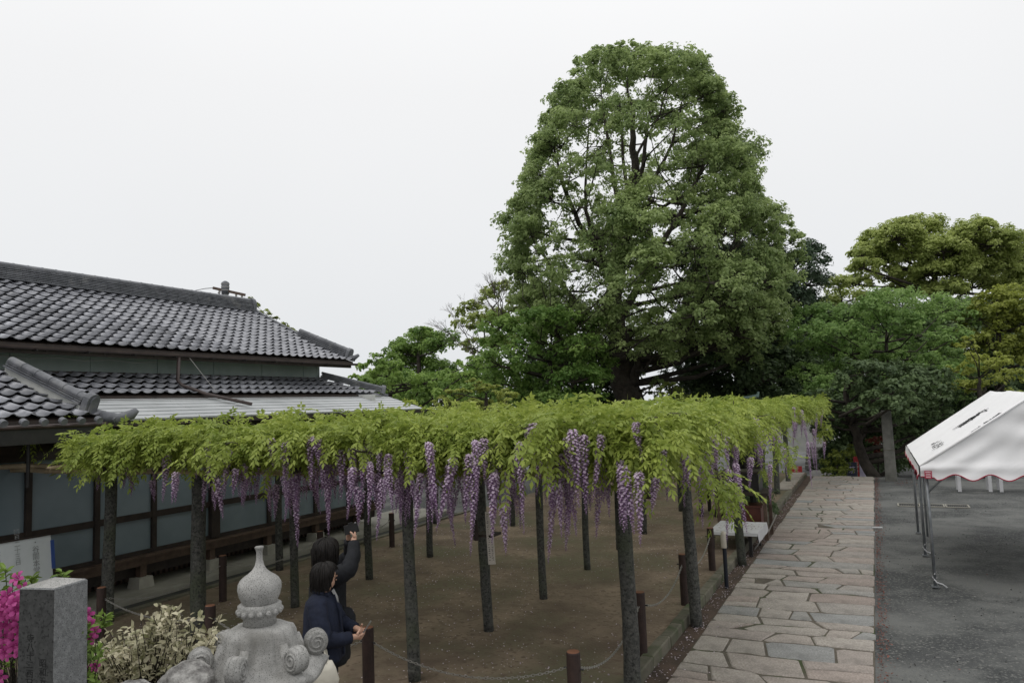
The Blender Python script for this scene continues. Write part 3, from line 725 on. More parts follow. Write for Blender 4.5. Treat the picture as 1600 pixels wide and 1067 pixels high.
# ================================================================== WISTERIA TRELLIS
random.seed(5)
trellis = thing('wisteria_trellis', 'wisteria trellis of rough grey stone posts carrying bamboo poles', 'trellis', (-6, 7, EZ))
def post(x, y, r_, top=2.22, lean=(0, 0), z0=EZ - 0.03, seed=0, skew=1.0):
    r = r_ * 0.75; rs = random.Random(seed); bb = MB(); rings = []; n = 12
    for k in range(15):
        t = k / 14; z = z0 + (top - z0) * t
        cx, cy = x + lean[0] * t + 0.010 * math.sin(t * 5 + seed), y + lean[1] * t + 0.010 * math.cos(t * 4 + seed * 2)
        ring = []
        for i in range(n):
            th = 2 * math.pi * i / n + seed
            sq = 1.0 / max(abs(math.cos(th - seed)), abs(math.sin(th - seed))) ** 0.55
            rr = r * sq * 0.92 * (1.08 - 0.12 * t) * (1 + rs.uniform(-0.05, 0.05) + 0.03 * math.sin(t * 9 + i))
            ring.append((cx + rr * math.cos(th), cy + rr * math.sin(th), z))
        rings.append(ring)
    bb.tube_rings(rings)
    return bb.build('post', 'post_stone', trellis, smooth=True)
POSTS = [(-2.40, 7.42, .108, (0.02, -0.05)), (-2.33, 10.05, .10, (-0.03, 0.0)), (-2.33, 13.85, .10, (-0.05, 0)), (-2.5, 16.9, .09, (-.03, 0)), (-2.75, 20.3, .11, (0, 0)), (-2.75, 23.2, .11, (0, 0)), (-2.75, 26.2, .10, (0, 0)),
         (-4.63, 6.82, .092, (-0.05, 0.03)), (-4.70, 8.65, .088, (-.06, 0)), (-4.65, 10.3, .075, (0, 0)), (-4.68, 12.3, .075, (0, 0)), (-4.68, 14.1, .075, (0, 0)), (-4.7, 15.9, .08, (0, 0)), (-4.7, 19.3, .09, (0, 0)), (-4.7, 23.0, .09, (0, 0)),
         (-8.02, 8.70, .085, (0, 0)), (-8.0, 10.5, .08, (0, 0)), (-8.0, 12.45, .08, (0, 0)), (-8.0, 14.3, .08, (0, 0)), (-8.0, 16.1, .08, (0, 0)), (-8.0, 19.6, .08, (0, 0)), (-8.1, 7.0, .125, (.02, 0)),
         (-10.15, 10.62, .085, (0, 0)), (-10.12, 7.18, .115, (0.02, 0)), (-10.1, 13.2, .085, (0, 0)), (-10.1, 16.0, .085, (0, 0))]
for i, (x, y, r, ln) in enumerate(POSTS): post(x, y, r, lean=ln, seed=i, z0=(EZ - 0.03) if x < -2.56 else -0.03)
# bamboo poles: a grid over the posts
def pole_(p0, p1, r, m='bamboo', nm='bamboo_pole'):
    p0, p1 = Vector(p0), Vector(p1); n = max(2, int((p1 - p0).length / 0.4)); pts = []; rad = []
    for i in range(n):
        t = i / (n - 1); q = p0.lerp(p1, t) + Vector((0, 0, 0.012 * math.sin(i * 1.9)))
        for dt, k in ((-0.012, 1), (0, 1.16), (0.012, 1)):
            tt = min(max(t + dt * 2 / max((p1 - p0).length, 1), 0), 1); pts.append(p0.lerp(p1, tt) + Vector((0, 0, 0.012 * math.sin(i * 1.9)))); rad.append(r * k)
    MB().tube(pts, rad, 7).build(nm, m, trellis, smooth=True)
for y in (6.9, 8.7, 10.4, 12.4, 14.2, 16.0, 19.5, 23, 26.2): pole_((-11.6 if y < 8 else -10.6, y - 0.3, 2.30), (-2.1, y + 0.15, 2.27), 0.035, 'bamboo' if y < 8 else 'vine_bark')
for x in (-10.15, -9.0, -8.05, -6.9, -5.8, -4.65, -3.5, -2.4): pole_((x, 6.3, 2.36), (x, 28.0, 2.36), 0.032, 'bamboo' if x < -9.5 else 'vine_bark')
pole_((-11.7, 6.35, 2.36), (-9.7, 7.25, 2.34), 0.04); pole_((-10.9, 6.9, 2.42), (-8.9, 7.1, 2.42), 0.035)

# ================================================================== WISTERIA VINE
vine = thing('wisteria_vine', 'broad wisteria canopy of fresh green leaves with hanging purple flower clusters', 'wisteria', (-5, 9, EZ))
random.seed(11); rng = np.random.default_rng(11)
def wave(x, y):
    return (np.sin(x * 1.9 + 0.6) * np.cos(y * 1.4 - 0.3) + 0.6 * np.sin(x * 3.7 + y * 2.9) + 0.35 * np.cos(x * 7.1 - y * 5.3))/1.95
def z_top(x, y):
    left = smoothstep(-10.9, -9.2, x)            # the sheet thins out towards the hall
    return 2.58 + 0.29 * left + 0.095 * wave(x, y)
X0, X1, Y0, Y1 = -10.7, -1.85, 6.25, 28.2
def edge_front(x): return Y0 + 0.16 * np.sin(x * 2.3) + 0.12 * np.sin(x * 5.1 + 1) + 0.55 * smoothstep(-8.8, -10.7, x)
def edge_right(y): return X1 + 0.13 * np.sin(y * 1.9 + 0.5) + 0.10 * np.sin(y * 4.3) + 0.25 * smoothstep(16, 27, y)
# flower clusters --------------------------------------------------------------
def raceme_mesh(seed, ln, rad, nfl):
    r_ = np.random.default_rng(seed); V = []; F = []; T = []
    def quad(p, n_, s, asp, t):
        a = unit(np.cross(n_, r_.normal(size=3))); b_ = np.cross(n_, a); i = len(V)
        V.extend([p - a * s, p + b_ * s * asp, p + a * s, p - b_ * s * asp]); F.append((i, i + 1, i + 2, i + 3)); T.append(t)
    for i in range(nfl):
        t = (i + 0.5) / nfl; t2 = t ** 1.4
        z = -ln * 1.12 * t2; th = i * 2.39996 + r_.uniform(-0.35, 0.35)
        rr = rad * (1.0 - 0.86 * max(0, (t - 0.30) / 0.70) ** 1.1) * r_.uniform(0.65, 1.1) * min(1, 0.5 + t * 5)
        o = np.array([math.cos(th), math.sin(th), 0.0]); c = o * rr + np.array([0, 0, z - 0.012])
        s = (0.0155 if t < 0.7 else 0.0155 * (1 - 0.62 * (t - 0.7) / 0.3)) * r_.uniform(0.85, 1.15)
        fade = 0.95 - 0.45 * t
        quad(c + o * 0.006 + np.array([0, 0, 0.008]), unit(o * 0.7 + np.array([0, 0, 0.8]) + r_.normal(scale=0.25, size=3)), s, 0.85, fade * r_.uniform(0.65, 1.05))       # pale banner petal
        quad(c + np.array([0, 0, -0.006]), unit(o * 0.8 + np.array([0, 0, -0.5]) + r_.normal(scale=0.3, size=3)), s * 0.8, 0.6, r_.uniform(0.0, 0.30))         # violet wing
        quad(c - o * 0.006 + np.array([0, 0, -0.012]), unit(np.cross(o, [0, 0, 1]) + r_.normal(scale=0.3, size=3)), s * 0.75, 0.55, r_.uniform(0.05, 0.35))       # keel
    V = np.array(V); F = np.array(F)
    me_o = np_mesh('flower_cluster', V, F, np.array(T), 'floret', None)
    me = me_o.data; bpy.data.objects.remove(me_o); return me
RM_ = [raceme_mesh(31 + i, l, r_, nf) for i, (l, r_, nf) in enumerate(((0.34, 0.036, 84), (0.46, 0.040, 112), (0.58, 0.042, 138), (0.70, 0.044, 165), (0.28, 0.034, 66), (0.52, 0.037, 120)))]
RLEN = [0.34, 0.46, 0.58, 0.70, 0.28, 0.52]
AX = []
def raceme(p, k=None, s=1.0):
    k = random.randrange(6) if k is None else k
    o = bpy.data.objects.new('flower_cluster', RM_[k]); COL.objects.link(o); o.parent = vine; o.matrix_parent_inverse = vine.matrix_basis.inverted()
    AX.append((p[0], p[1], p[2], RLEN[k] * s));
    o.location = p; o.rotation_euler = (random.gauss(0, 0.085), random.gauss(0, 0.085), random.uniform(0, 6.28)); q = s * random.uniform(0.78, 1.22); q2 = random.uniform(0.78, 1.2); o.scale = (q2, q2, q)
NR = 0
# clusters read off the photograph: x, top y, bottom y, distance along the view
for (px, y0, y1, d0, n) in ((765, 685, 760, 7.3, 3), (785, 690, 810, 7.4, 2), (725, 710, 800, 7.6, 3), (742, 720, 830, 7.7, 2), (655, 690, 775, 7.6, 3), (700, 700, 790, 8.0, 2), (755, 735, 815, 7.5, 4), (770, 790, 845, 7.6, 1), (600, 720, 800, 8.4, 4), (620, 745, 800, 8.2, 3), (575, 700, 760, 8.6, 2), (545, 700, 760, 9, 3), (500, 680, 740, 9.2, 3), (640, 740, 820, 7.7, 2), (680, 740, 820, 8.2, 2),
                            (905, 670, 785, 7.2, 3), (930, 680, 770, 7.3, 2), (978, 660, 720, 7.2, 2), (985, 735, 830, 7.3, 3), (970, 720, 800, 7.4, 3), (880, 755, 820, 7.8, 2), (875, 710, 760, 8.0, 1), (830, 660, 700, 8.2, 3), (845, 665, 690, 8.5, 2), (1048, 745, 805, 7.9, 2), (1060, 700, 740, 8.2, 2), (1075, 710, 745, 8.6, 2),
                            (1105, 680, 730, 8.8, 2), (1140, 665, 720, 9.6, 1), (1140, 725, 820, 9.4, 3), (1155, 740, 815, 9.8, 2), (1165, 715, 765, 10.8, 2), (1200, 725, 775, 13, 2), (1220, 670, 720, 14, 2), (1232, 700, 745, 15, 2), (1255, 640, 690, 19, 2), (1258, 690, 745, 19, 2), (1270, 670, 725, 21, 2), (1246, 635, 690, 18, 2), (1275, 690, 735, 23, 1), (1292, 690, 710, 27, 1),
                            (455, 745, 800, 8.6, 3), (440, 755, 795, 9.0, 2), (362, 745, 790, 8.8, 1), (375, 740, 770, 9.5, 1), (295, 735, 780, 8.7, 1), (330, 760, 785, 8.9, 1), (207, 715, 745, 9.6, 1), (140, 732, 755, 10.3, 2), (155, 730, 750, 10.2, 1), (230, 750, 785, 9.8, 1), (195, 740, 760, 10, 1), (470, 700, 735, 10, 2), (520, 730, 775, 9.5, 2), (560, 760, 800, 9.2, 3)):
    if px > 1090: q_ = atx(px, y0, -1.62 + 0.2 * float(smoothstep(16, 27, atx(px, y0, -1.62).y))); d0 = (q_ - Vector(CAM)).dot(Vector(-RM[:, 2]))
    elif d0 < 9.35 and px > 470: q_ = aty(px, y0, 6.02 if d0 < 7.75 else 6.3); d0 = (q_ - Vector(CAM)).dot(Vector(-RM[:, 2]))
    zt_, zb_ = at(px, y0, d0).z, at(px, y1, d0).z; ln = zt_ - zb_
    k = min(range(6), key=lambda i: abs(RLEN[i] - ln)); s = min(max(ln / RLEN[k], 0.8), 1.35)
    for i in range(max(1, n - 1)):
        c = at(px, y0, d0); raceme((c.x + random.gauss(0, 0.07), c.y + random.gauss(0, 0.09), c.z - random.uniform(0, 0.06) * (i > 0)), k, s); NR += 1
for i in range(74):            # all along the front edge
    x = -9.6 + 7.6 * random.random() ** 0.75
    raceme((x, 6.05 + random.random() * 0.7 + 0.5 * float(smoothstep(-8.8, -10.7, x)), random.uniform(2.25, 2.74)), random.choice((0, 0, 1, 2, 4, 5)), 0.95); NR += 1
for i in range(40):            # and along the path side
    y = 6.6 + 20 * random.random() ** 1.3
    raceme((-1.7 - random.random() * 0.45 + 0.2 * float(smoothstep(16, 27, y)), y, random.uniform(2.3, 2.7)), random.choice((0, 1, 2, 5)), 1.0); NR += 1
while NR < 299:
    x = random.uniform(-9.0, -2.0); y = Y0 + 0.2 + 7.5 * random.random() ** 1.6
    if -7.8 < x < -2.4 or random.random() < 0.4:
        raceme((x, y, random.uniform(2.25, 2.5)), None, 0.95); NR += 1
P = []; D = []; S = []; T = []
def put(p, d, s, t): P.append(p); D.append(d); S.append(s); T.append(t)
# top sheet: many near, fewer far
n = 15000
yy = Y0 + (Y1 - Y0) * rng.random(n * 3) ** 1.9; xx = X0 + (X1 - X0) * rng.random(n * 3)
ok = (yy > edge_front(xx)) & (xx < edge_right(yy)) ; xx, yy = xx[ok][:n], yy[ok][:n]; m_ = len(xx)
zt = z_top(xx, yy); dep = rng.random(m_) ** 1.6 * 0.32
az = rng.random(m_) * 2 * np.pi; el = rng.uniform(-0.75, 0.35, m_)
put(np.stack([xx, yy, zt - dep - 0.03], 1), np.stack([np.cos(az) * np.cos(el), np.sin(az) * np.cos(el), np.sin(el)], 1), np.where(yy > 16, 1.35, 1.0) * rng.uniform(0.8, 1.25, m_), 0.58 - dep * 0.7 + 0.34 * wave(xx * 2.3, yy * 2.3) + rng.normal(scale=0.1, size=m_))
# edge sprays: shoots leaning out of the front and the right side, leaves along each shoot
def shoots(base, out, count, ln, z_drop, tint, nl=11, dz_=-0.15):
    for k in range(count):
        p, o = base(k); L_ = ln * random.uniform(0.6, 1.3); drop = z_drop * random.uniform(0.3, 1.2)
        t = np.linspace(0.05, 1, nl); path_ = np.array(p)[None] + np.array(o)[None] * (L_ * t)[:, None] + np.array([0, 0, -1.0])[None] * (drop * t ** 2)[:, None] + rng.normal(scale=0.035, size=(nl, 3))
        dd = np.array(o)[None] * 0.6 + rng.normal(scale=0.6, size=(nl, 3)) + np.array([0, 0, dz_ - 0.3 * random.random()])[None]
        put(path_, unit(dd), rng.uniform(0.85, 1.3, nl), np.full(nl, tint + random.uniform(-0.18, 0.18)) + rng.normal(scale=0.06, size=nl))
        if k % 3 == 0: SHOOTS.append(path_)
SHOOTS = []
def fb(k):
    x = random.uniform(X0 + 0.4, X1 + 0.1); y = float(edge_front(x)) + random.uniform(0.0, 0.7); lft = float(smoothstep(-10.7, -9.2, x))
    return (x, y, random.uniform(2.54, 2.66 + 0.20 * lft) + 0.09 * math.sin(x * 4.1 + 0.4) * math.sin(x * 1.7)), (random.uniform(-0.6, 0.6), -random.uniform(0.0, 0.8), random.uniform(-0.1, 0.35))
shoots(fb, None, 380, 0.34, 0.08, 0.55)
def rb(k):
    y = Y0 + (Y1 - Y0) * random.random() ** 1.6; x = float(edge_right(y)) - random.uniform(0.0, 0.6)
    return (x, y, random.uniform(2.50, 2.86)), (random.uniform(0.0, 0.8), random.uniform(-0.6, 0.4), random.uniform(-0.1, 0.4))
shoots(rb, None, 400, 0.32, 0.08, 0.55)
# low hanging tassels of leaves picked out in the photograph
for (px, py, d0, cnt) in ((630, 775, 7.6, 5), (300, 745, 8.6, 8), (210, 730, 9.3, 6), (840, 735, 7.4, 15), (860, 705, 7.4, 15), (1010, 715, 7.6, 10), (1040, 755, 7.8, 9), (1100, 760, 8.6, 12), (1110, 715, 8.6, 9), (1085, 765, 8.6, 4), (1180, 700, 11.5, 8), (1215, 725, 14, 10), (1290, 680, 24, 9), (430, 750, 8.3, 5), (100, 690, 10.6, 6), (45, 705, 11, 4), (1170, 690, 11, 14), (1240, 690, 17, 10), (560, 735, 7.9, 6), (740, 740, 7.5, 4)):
    q_ = atx(px, py, -1.75) if px > 1020 else aty(px, py, 6.12)
    if 250 < px < 1200: d0 = (q_ - Vector(CAM)).dot(Vector(-RM[:, 2]))
    c = at(px, py, d0)
    def tb(k, c=c): return (c.x + random.gauss(0, 0.13), c.y + random.gauss(0, 0.13), c.z + random.uniform(0.05, 0.42)), (random.uniform(-0.9, 0.9), random.uniform(-0.9, 0.3), random.uniform(-0.15, 0.35))
    shoots(tb, None, max(2, cnt * (2 if px > 500 else 1) // 3), 0.26, 0.14, 0.5, 10, -0.22)
# upright young shoots above the sheet
def ub(k):
    x = random.uniform(X0 + 1.6, X1); y = random.uniform(Y0 + 0.3, 17)
    return (x, y, float(z_top(x, y)) - 0.1), (random.uniform(-0.35, 0.35), random.uniform(-0.35, 0.35), random.uniform(0.5, 1.0))
shoots(ub, None, 230, 0.19, 0.0, 0.72, 5)
# underside fill near the front so the sheet is not see-through
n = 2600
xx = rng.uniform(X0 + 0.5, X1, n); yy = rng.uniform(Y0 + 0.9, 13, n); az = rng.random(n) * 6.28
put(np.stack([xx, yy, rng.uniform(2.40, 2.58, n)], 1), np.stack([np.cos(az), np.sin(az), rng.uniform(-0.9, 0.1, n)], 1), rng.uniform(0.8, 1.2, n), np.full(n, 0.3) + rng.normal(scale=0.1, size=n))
P = np.concatenate(P); D = unit(np.concatenate(D)); S = np.concatenate(S); T = np.concatenate(T)
# keep the vine inside its own ground: out of the porch and hall
keep = (P[:, 0] > -11.2) & (P[:, 0] < -1.35)
# thin places in the front of the sheet where stems and blossoms show
thin = (np.sin(P[:, 0] * 5.3 + 1.1) * np.cos(P[:, 2] * 13 + P[:, 0] * 2.1) + 0.6 * np.sin(P[:, 0] * 11.7 + P[:, 2] * 9)) > 0.62
holes = (np.sin(P[:, 0] * 2.9 + 0.7) * np.sin(P[:, 1] * 3.3 + P[:, 0]) + 0.7 * np.sin(P[:, 0] * 7.1 - P[:, 1] * 4.7)) > 0.85
keep &= ~(holes & (rng.random(len(P)) < 0.7))
keep &= ~(thin & (P[:, 1] < 7.6) & (P[:, 2] < 2.74) & (rng.random(len(P)) < 0.8))
for ax_ in AX:      # blossoms push the leaves aside
    keep &= ~(((P[:, 0] - ax_[0]) ** 2 + (P[:, 1] - ax_[1]) ** 2 < 0.15 ** 2) & (P[:, 2] > ax_[2] - ax_[3]) & (P[:, 2] < ax_[2] + 0.02))
P, D, S, T = P[keep], D[keep], S[keep], T[keep]
# compound leaf: 11 leaflets on an arching stalk
K = 13; NL = len(P)
up_ = np.array([0, 0, 1.0]); side_ = unit(np.cross(D, up_[None] + 1e-3)); nrm = np.cross(side_, D)
tt = np.concatenate([np.repeat(np.linspace(0.18, 0.93, 6), 2), [1.0]]); sg = np.concatenate([np.tile([1.0, -1.0], 6), [0.0]])
Lr = 0.225 * S; V = np.zeros((NL, K, 4, 3), np.float32)
for k in range(K):
    base = P + D * (Lr * tt[k])[:, None] - up_[None] * (Lr * 0.42 * tt[k] ** 2)[:, None]
    ld = unit(side_ * sg[k] * 0.75 + D * (0.55 if sg[k] else 1.0) - up_[None] * rng.uniform(0.2, 0.85, NL)[:, None] + rng.normal(scale=0.12, size=(NL, 3)))
    ln_ = (0.070 * S * (1 - 0.25 * abs(tt[k] - 0.5)) * rng.uniform(0.85, 1.15, NL))[:, None]
    wv = unit(np.cross(ld, nrm + rng.normal(scale=0.35, size=(NL, 3)))) * ln_ * 0.205
    V[:, k, 0] = base; V[:, k, 1] = base + ld * ln_ * 0.45 + wv; V[:, k, 2] = base + ld * ln_; V[:, k, 3] = base + ld * ln_ * 0.45 - wv
V = V.reshape(-1, 3); Fq = np.arange(NL * K * 4).reshape(-1, 4)
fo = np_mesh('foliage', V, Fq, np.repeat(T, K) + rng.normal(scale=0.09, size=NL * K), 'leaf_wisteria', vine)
tag(fo, kind='stuff')
# woody stems
vb = MB()
for s_ in SHOOTS[::2]: vb.tube([tuple(q) for q in s_[::3]], [0.006] * len(s_[::3]), 4, cap=False)
tag(vb.build('shoots', 'vine_bark', vine), kind='stuff')
for k in range(46):
    x = random.uniform(-10, -2.2); y = random.uniform(6.7, 18); a = random.uniform(0, 6.28); p = Vector((x, y, random.uniform(2.38, 2.62))); pts = [p.copy()]
    for i in range(8):
        a += random.uniform(-0.6, 0.6); p = p + Vector((math.cos(a), math.sin(a), random.uniform(-0.18, 0.22))) * 0.22
        p.z = min(max(p.z, 2.36), 2.82); p.x = min(max(p.x, -10.4), -1.95); pts.append(p.copy())
    MB().tube(pts, [0.03 - 0.0026 * i for i in range(9)], 6).build('branch', 'vine_bark', vine, smooth=True)
for (x, y) in ((-3.6, 18.5), (-6.2, 21.5)):
    pts = [(x + 0.08 * math.sin(i), y + 0.08 * math.cos(i * 1.3), EZ - 0.05 + 0.32 * i) for i in range(9)]
    MB().tube(pts, [0.13 - 0.008 * i for i in range(9)], 9).build('stem', 'vine_bark', vine, smooth=True)

# fallen petals
n = 7000
x = np.concatenate([rng.uniform(-9.5, -2.7, n), rng.uniform(-2.42, -2.2, 1500), rng.normal(-2.0, 0.25, 250)]); y = np.concatenate([6 + rng.random(n) ** 1.5 * 16, 6 + rng.random(1500) * 18, 7 + rng.random(250) * 16])
z = np.where(x < -2.57, EZ + 0.024, np.where(x < -2.2, 0.018, 0.02))
cl = np.sin(x * 1.3) * np.cos(y * 0.9) + rng.normal(scale=0.6, size=len(x)); ok = (cl > -0.1)
x, y, z = x[ok], y[ok], z[ok]
V, Fq = leaf_quads(np.stack([x, y, z], 1), unit(rng.normal(scale=0.25, size=(len(x), 3)) + np.array([0, 0, 1])), rng.uniform(0.014, 0.03, len(x)), 0.7)
tag(np_mesh('fallen_petals', V, Fq, rng.random(len(x)), 'petal'), 'tiny pale wisteria petals strewn on the earth', 'petals', kind='stuff')
n = 1700
x = np.concatenate([-0.17 + np.abs(rng.normal(scale=0.075, size=n)), rng.normal(-2.44, 0.04, 120), rng.uniform(-0.1, 6, 90), rng.uniform(0.4, 1.1, 120)]); y = np.concatenate([7 + rng.random(n) * 22, rng.uniform(24, 29, 120), rng.uniform(8, 26, 90), rng.uniform(26.5, 28.5, 120)])
V, Fq = leaf_quads(np.stack([x, y, np.where(x < -2.3, EZ + 0.06, 0.005)], 1), unit(rng.normal(scale=0.3, size=(len(x), 3)) + np.array([0, 0, 1])), rng.uniform(0.02, 0.045, len(x)), 0.5)
tag(np_mesh('fallen_leaves', V, Fq, rng.random(len(x)), 'dead_leaf'), 'reddish fallen leaves gathered along the edge of the path', 'leaves', kind='stuff')

n = 9000
x = rng.uniform(-0.15, 7, n); y = 7 + rng.random(n) ** 1.6 * 18
cl = np.sin(x * 2.1 + 1) * np.cos(y * 1.3) + 0.5 * np.sin(x * 5 - y * 3) + rng.normal(scale=0.5, size=n); ok = cl > 0.1; x, y = x[ok], y[ok]
V, Fq = leaf_quads(np.stack([x, y, np.full(len(x), -0.012)], 1), unit(rng.normal(scale=0.45, size=(len(x), 3)) + np.array([0, 0, 1])), rng.uniform(0.012, 0.03, len(x)), 0.9)
tag(np_mesh('gravel', V, Fq, rng.random(len(x)), 'pebble'), 'fine loose grit scattered over the grey yard', 'gravel', kind='stuff')

# ================================================================== BOLLARDS AND CHAINS
random.seed(14)
def bollard(x, y, label, h=0.72, r=0.058, z0=EZ):
    t = thing('bollard', label, 'bollard', (x, y, z0 - 0.03), group='dark wooden bollards round the earth bed')
    MB().tube([(0, 0, 0), (0, 0, h), (0, 0, h + 0.012)], [r, r, r * 0.93], 16).build('shaft', 'bollard_wood', t, smooth=False, local=True)
    MB().tube([(0, 0, h + 0.0125), (0, 0, h + 0.016)], [r * 0.92, r * 0.86], 16).build('top', 'bollard_top', t, local=True)
    for s_ in (-1, 1): MB().tube([(s_ * (r - 0.005), 0, h - 0.13), (s_ * (r + 0.03), 0, h - 0.13)], 0.008, 6).build('hook', 'black_metal', t, local=True)
    return Vector((x, y, z0 + h - 0.16))
B = {}
B['c'] = bollard(-2.53, 6.20, 'bollard with a rust-orange top near the bottom edge beside the thickest post', 0.74, 0.062)
B['r1'] = bollard(-2.58, 8.42, 'bollard by the kerb just beyond the thickest post')
B['r2'] = bollard(-2.60, 10.62, 'bollard by the kerb left of the second mossy post')
B['r3'] = bollard(-2.65, 12.85, 'bollard half hidden just left of the dark garden lamp')
B['b'] = bollard(-4.74, 6.18, 'bollard at the bottom edge just right of the two visitors', 0.74, 0.06)
B['a'] = bollard(-7.04, 6.26, 'short-looking bollard behind the cream variegated shrub', 0.74, 0.06)
B['l1'] = bollard(-9.37, 8.58, 'bollard beside the hall drain, between two trellis posts')
B['l2'] = bollard(-9.37, 10.85, 'bollard beside the hall drain, just above the heads of the visitors')
B['l3'] = bollard(-9.37, 13.1, 'bollard beside the hall drain, farther along past the visitors')
B['l0'] = bollard(-9.3, 6.5, 'bollard behind the stone marker in front of the white notice board')
def chain(p, q, sag, label):
    p, q = Vector(p), Vector(q); ln = (q - p).length; n = int(ln / 0.034); bb = MB()
    t0 = thing('chain', label, 'chain', (p + q) / 2 - Vector((0, 0, sag)), group='chains slung between the bollards')
    pts = [p.lerp(q, i / n) + Vector((0, 0, -sag * (1 - (2 * i / n - 1) ** 2))) for i in range(n + 1)]
    for i in range(n):
        a, c = pts[i], pts[i + 1]; d = (c - a).normalized(); sd_ = d.cross(Vector((0, 0, 1))).normalized(); u_ = sd_.cross(d)
        wv = sd_ if i % 2 else u_
        m_ = (a + c) / 2; hl = (c - a).length * 0.62; hw = 0.010
        loop = [m_ + d * (hl * math.cos(th)) + wv * (hw * math.sin(th)) for th in [2 * math.pi * k / 8 for k in range(8)]]
        for k in range(8):
            bb.bar(loop[k], loop[(k + 1) % 8], 0.0055, 0.0055)
    bb.build('links', 'steel', t0)
o_ = Vector((0.0, 0.05, 0)); ox = Vector((0.07, 0, 0))
chain(B['b'] + ox, B['c'] - ox, 0.20, 'pale chain sagging across the bottom of the picture between two bollards')
chain(B['a'] + ox, B['b'] - ox, 0.22, 'chain running behind the two visitors to the bollard beside them')
chain(B['c'] + o_, B['r1'] - o_, 0.22, 'chain from the orange-topped bollard behind the thickest post')
chain(B['r1'] + o_, B['r2'] - o_, 0.20, 'chain hanging between the first two bollards of the kerb row')
chain(B['r2'] + o_, B['r3'] - o_, 0.20, 'chain hanging behind the second mossy post')
chain(B['l0'] + o_, B['l1'] - o_, 0.18, 'chain along the hall drain nearest the stone marker')
chain(B['l1'] + o_, B['l2'] - o_, 0.18, 'chain along the hall drain behind the lantern tip')
chain(B['l2'] + o_, B['l3'] - o_, 0.18, 'chain along the hall drain beyond the raised camera')
chain(B['l0'] + ox, B['a'] - ox, 0.12, 'chain crossing behind the cream shrub from the drain corner')

# ================================================================== GARDEN LAMPS
def lamp(x, y, label, h=0.62, z0=0.0, s=1.0):
    t = thing('garden_lamp', label, 'garden lamp', (x, y, z0))
    MB().tube([(0, 0, -0.03), (0, 0, h)], 0.032 * s, 12).build('post', 'navy_metal', t, smooth=False, local=True)
    MB().tube([(0, 0, h), (0, 0, h + 0.02), (0, 0, h + 0.21), (0, 0, h + 0.245), (0, 0, h + 0.262)], [0.052 * s, 0.054 * s, 0.050 * s, 0.036 * s, 0.012 * s], 16).build('lamp_head', 'ivory_plastic', t, smooth=True, local=True)
    MB().box((0.052 * s, -0.02, h + 0.11), (0.012, 0.014, 0.22)).build('strut', 'navy_metal', t, local=True)
lamp(-2.30, 12.16, 'dark garden lamp post with a rounded cream head at the path edge')
lamp(-2.50, 17.9, 'farther garden lamp with a grey head beside the dark bush', 0.72, 0.0, 1.0)

# sign strapped to a trellis post
sg_ = thing('hanging_sign', 'tall narrow notice board hung on a post behind the longest flower cluster', 'sign', (-4.7, 8.5, 1.0))
ca = at(766, 840, 8.85); ang = R(20)
rot = Euler((0, R(-2), ang)).to_matrix()
MB().box(ca + Vector((0, 0, 0.0)), (0.085, 0.02, 0.62), rot).build('board', 'print_white', sg_)
for k in range(2):
    bb = MB(); random.seed(60 + k)
    for i in range(22):
        zz = 0.28 - i * 0.0255
        for q in range(3): bb.box(ca + rot @ Vector((-0.018 + 0.036 * k + random.uniform(-0.008, 0.008), -0.0115, zz + random.uniform(-0.008, 0.008))), (random.uniform(0.004, 0.016), 0.001, random.uniform(0.002, 0.006)), rot)
    bb.build('lettering', 'ink', sg_)
MB().box(ca + Vector((-0.10, 0.11, 0.02)), (0.26, 0.25, 0.03)).build('strap', 'wood_dark', sg_)
MB().box(ca + rot @ Vector((-0.165, 0.0, 0.10)), (0.05, 0.02, 0.25), rot).build('side_plate', 'wood_dark', sg_)

# ================================================================== BENCH, STAND AND BOXES BY THE PATH
bn = thing('bench', 'low bench covered with white sheeting speckled with fallen petals', 'bench', (-2.62, 15.2, 0.0))
def sheet(u, v):
    x = -3.05 + 0.92 * u; y = 14.55 + 1.35 * v; z = 0.44 + 0.006 * wob(x * 4, y * 4)
    return (x, y, z)
bb = MB().grid(sheet, 12, 14); bb.grid(lambda u, v: (-2.13 + 0.02 * v, 14.55 + 1.35 * u, 0.44 - 0.17 * v + 0.01 * math.sin(u * 14) * v), 14, 3); bb.grid(lambda u, v: (-3.05 + 0.92 * u, 14.55 - 0.015 * v, 0.44 - 0.05 * v), 12, 2)
bb.build('sheet', 'white_cloth', bn)
MB().box2((-3.03, 14.58, 0.37), (-2.16, 15.88, 0.425)).build('seat', 'wood_brown', bn)
for x, y in ((-2.98, 14.65), (-2.28, 14.65), (-2.98, 15.8), (-2.28, 15.8)): MB().box2((x - 0.03, y - 0.03, -0.02 if x > -2.5 else EZ - 0.01), (x + 0.03, y + 0.03, 0.37)).build('leg', 'black_metal', bn)
MB().bar((-2.28, 15.1, 0.05), (-2.1, 15.9, 0.30), 0.015, 0.015).build('brace', 'steel', bn)
rng = np.random.default_rng(77); n = 130
V, Fq = leaf_quads(np.stack([rng.normal(-2.55, 0.2, n).clip(-3, -2.15), rng.normal(15.2, 0.33, n).clip(14.6, 15.85), np.full(n, 0.452)], 1), unit(rng.normal(scale=0.15, size=(n, 3)) + np.array([0, 0, 1])), rng.uniform(0.02, 0.045, n), 0.6)
tag(np_mesh('dried_petals', V, Fq, rng.random(n) * 0.5, 'dead_leaf'), 'dark dried petals scattered on the white bench cover', 'petals', kind='stuff')
sd_ = thing('wooden_stand', 'dark open wooden stand behind the white bench', 'stand', (-2.75, 16.7, 0))
MB().box2((-3.2, 16.25, 0.92), (-2.12, 17.2, 0.98)).build('top', 'wood_dark', sd_)
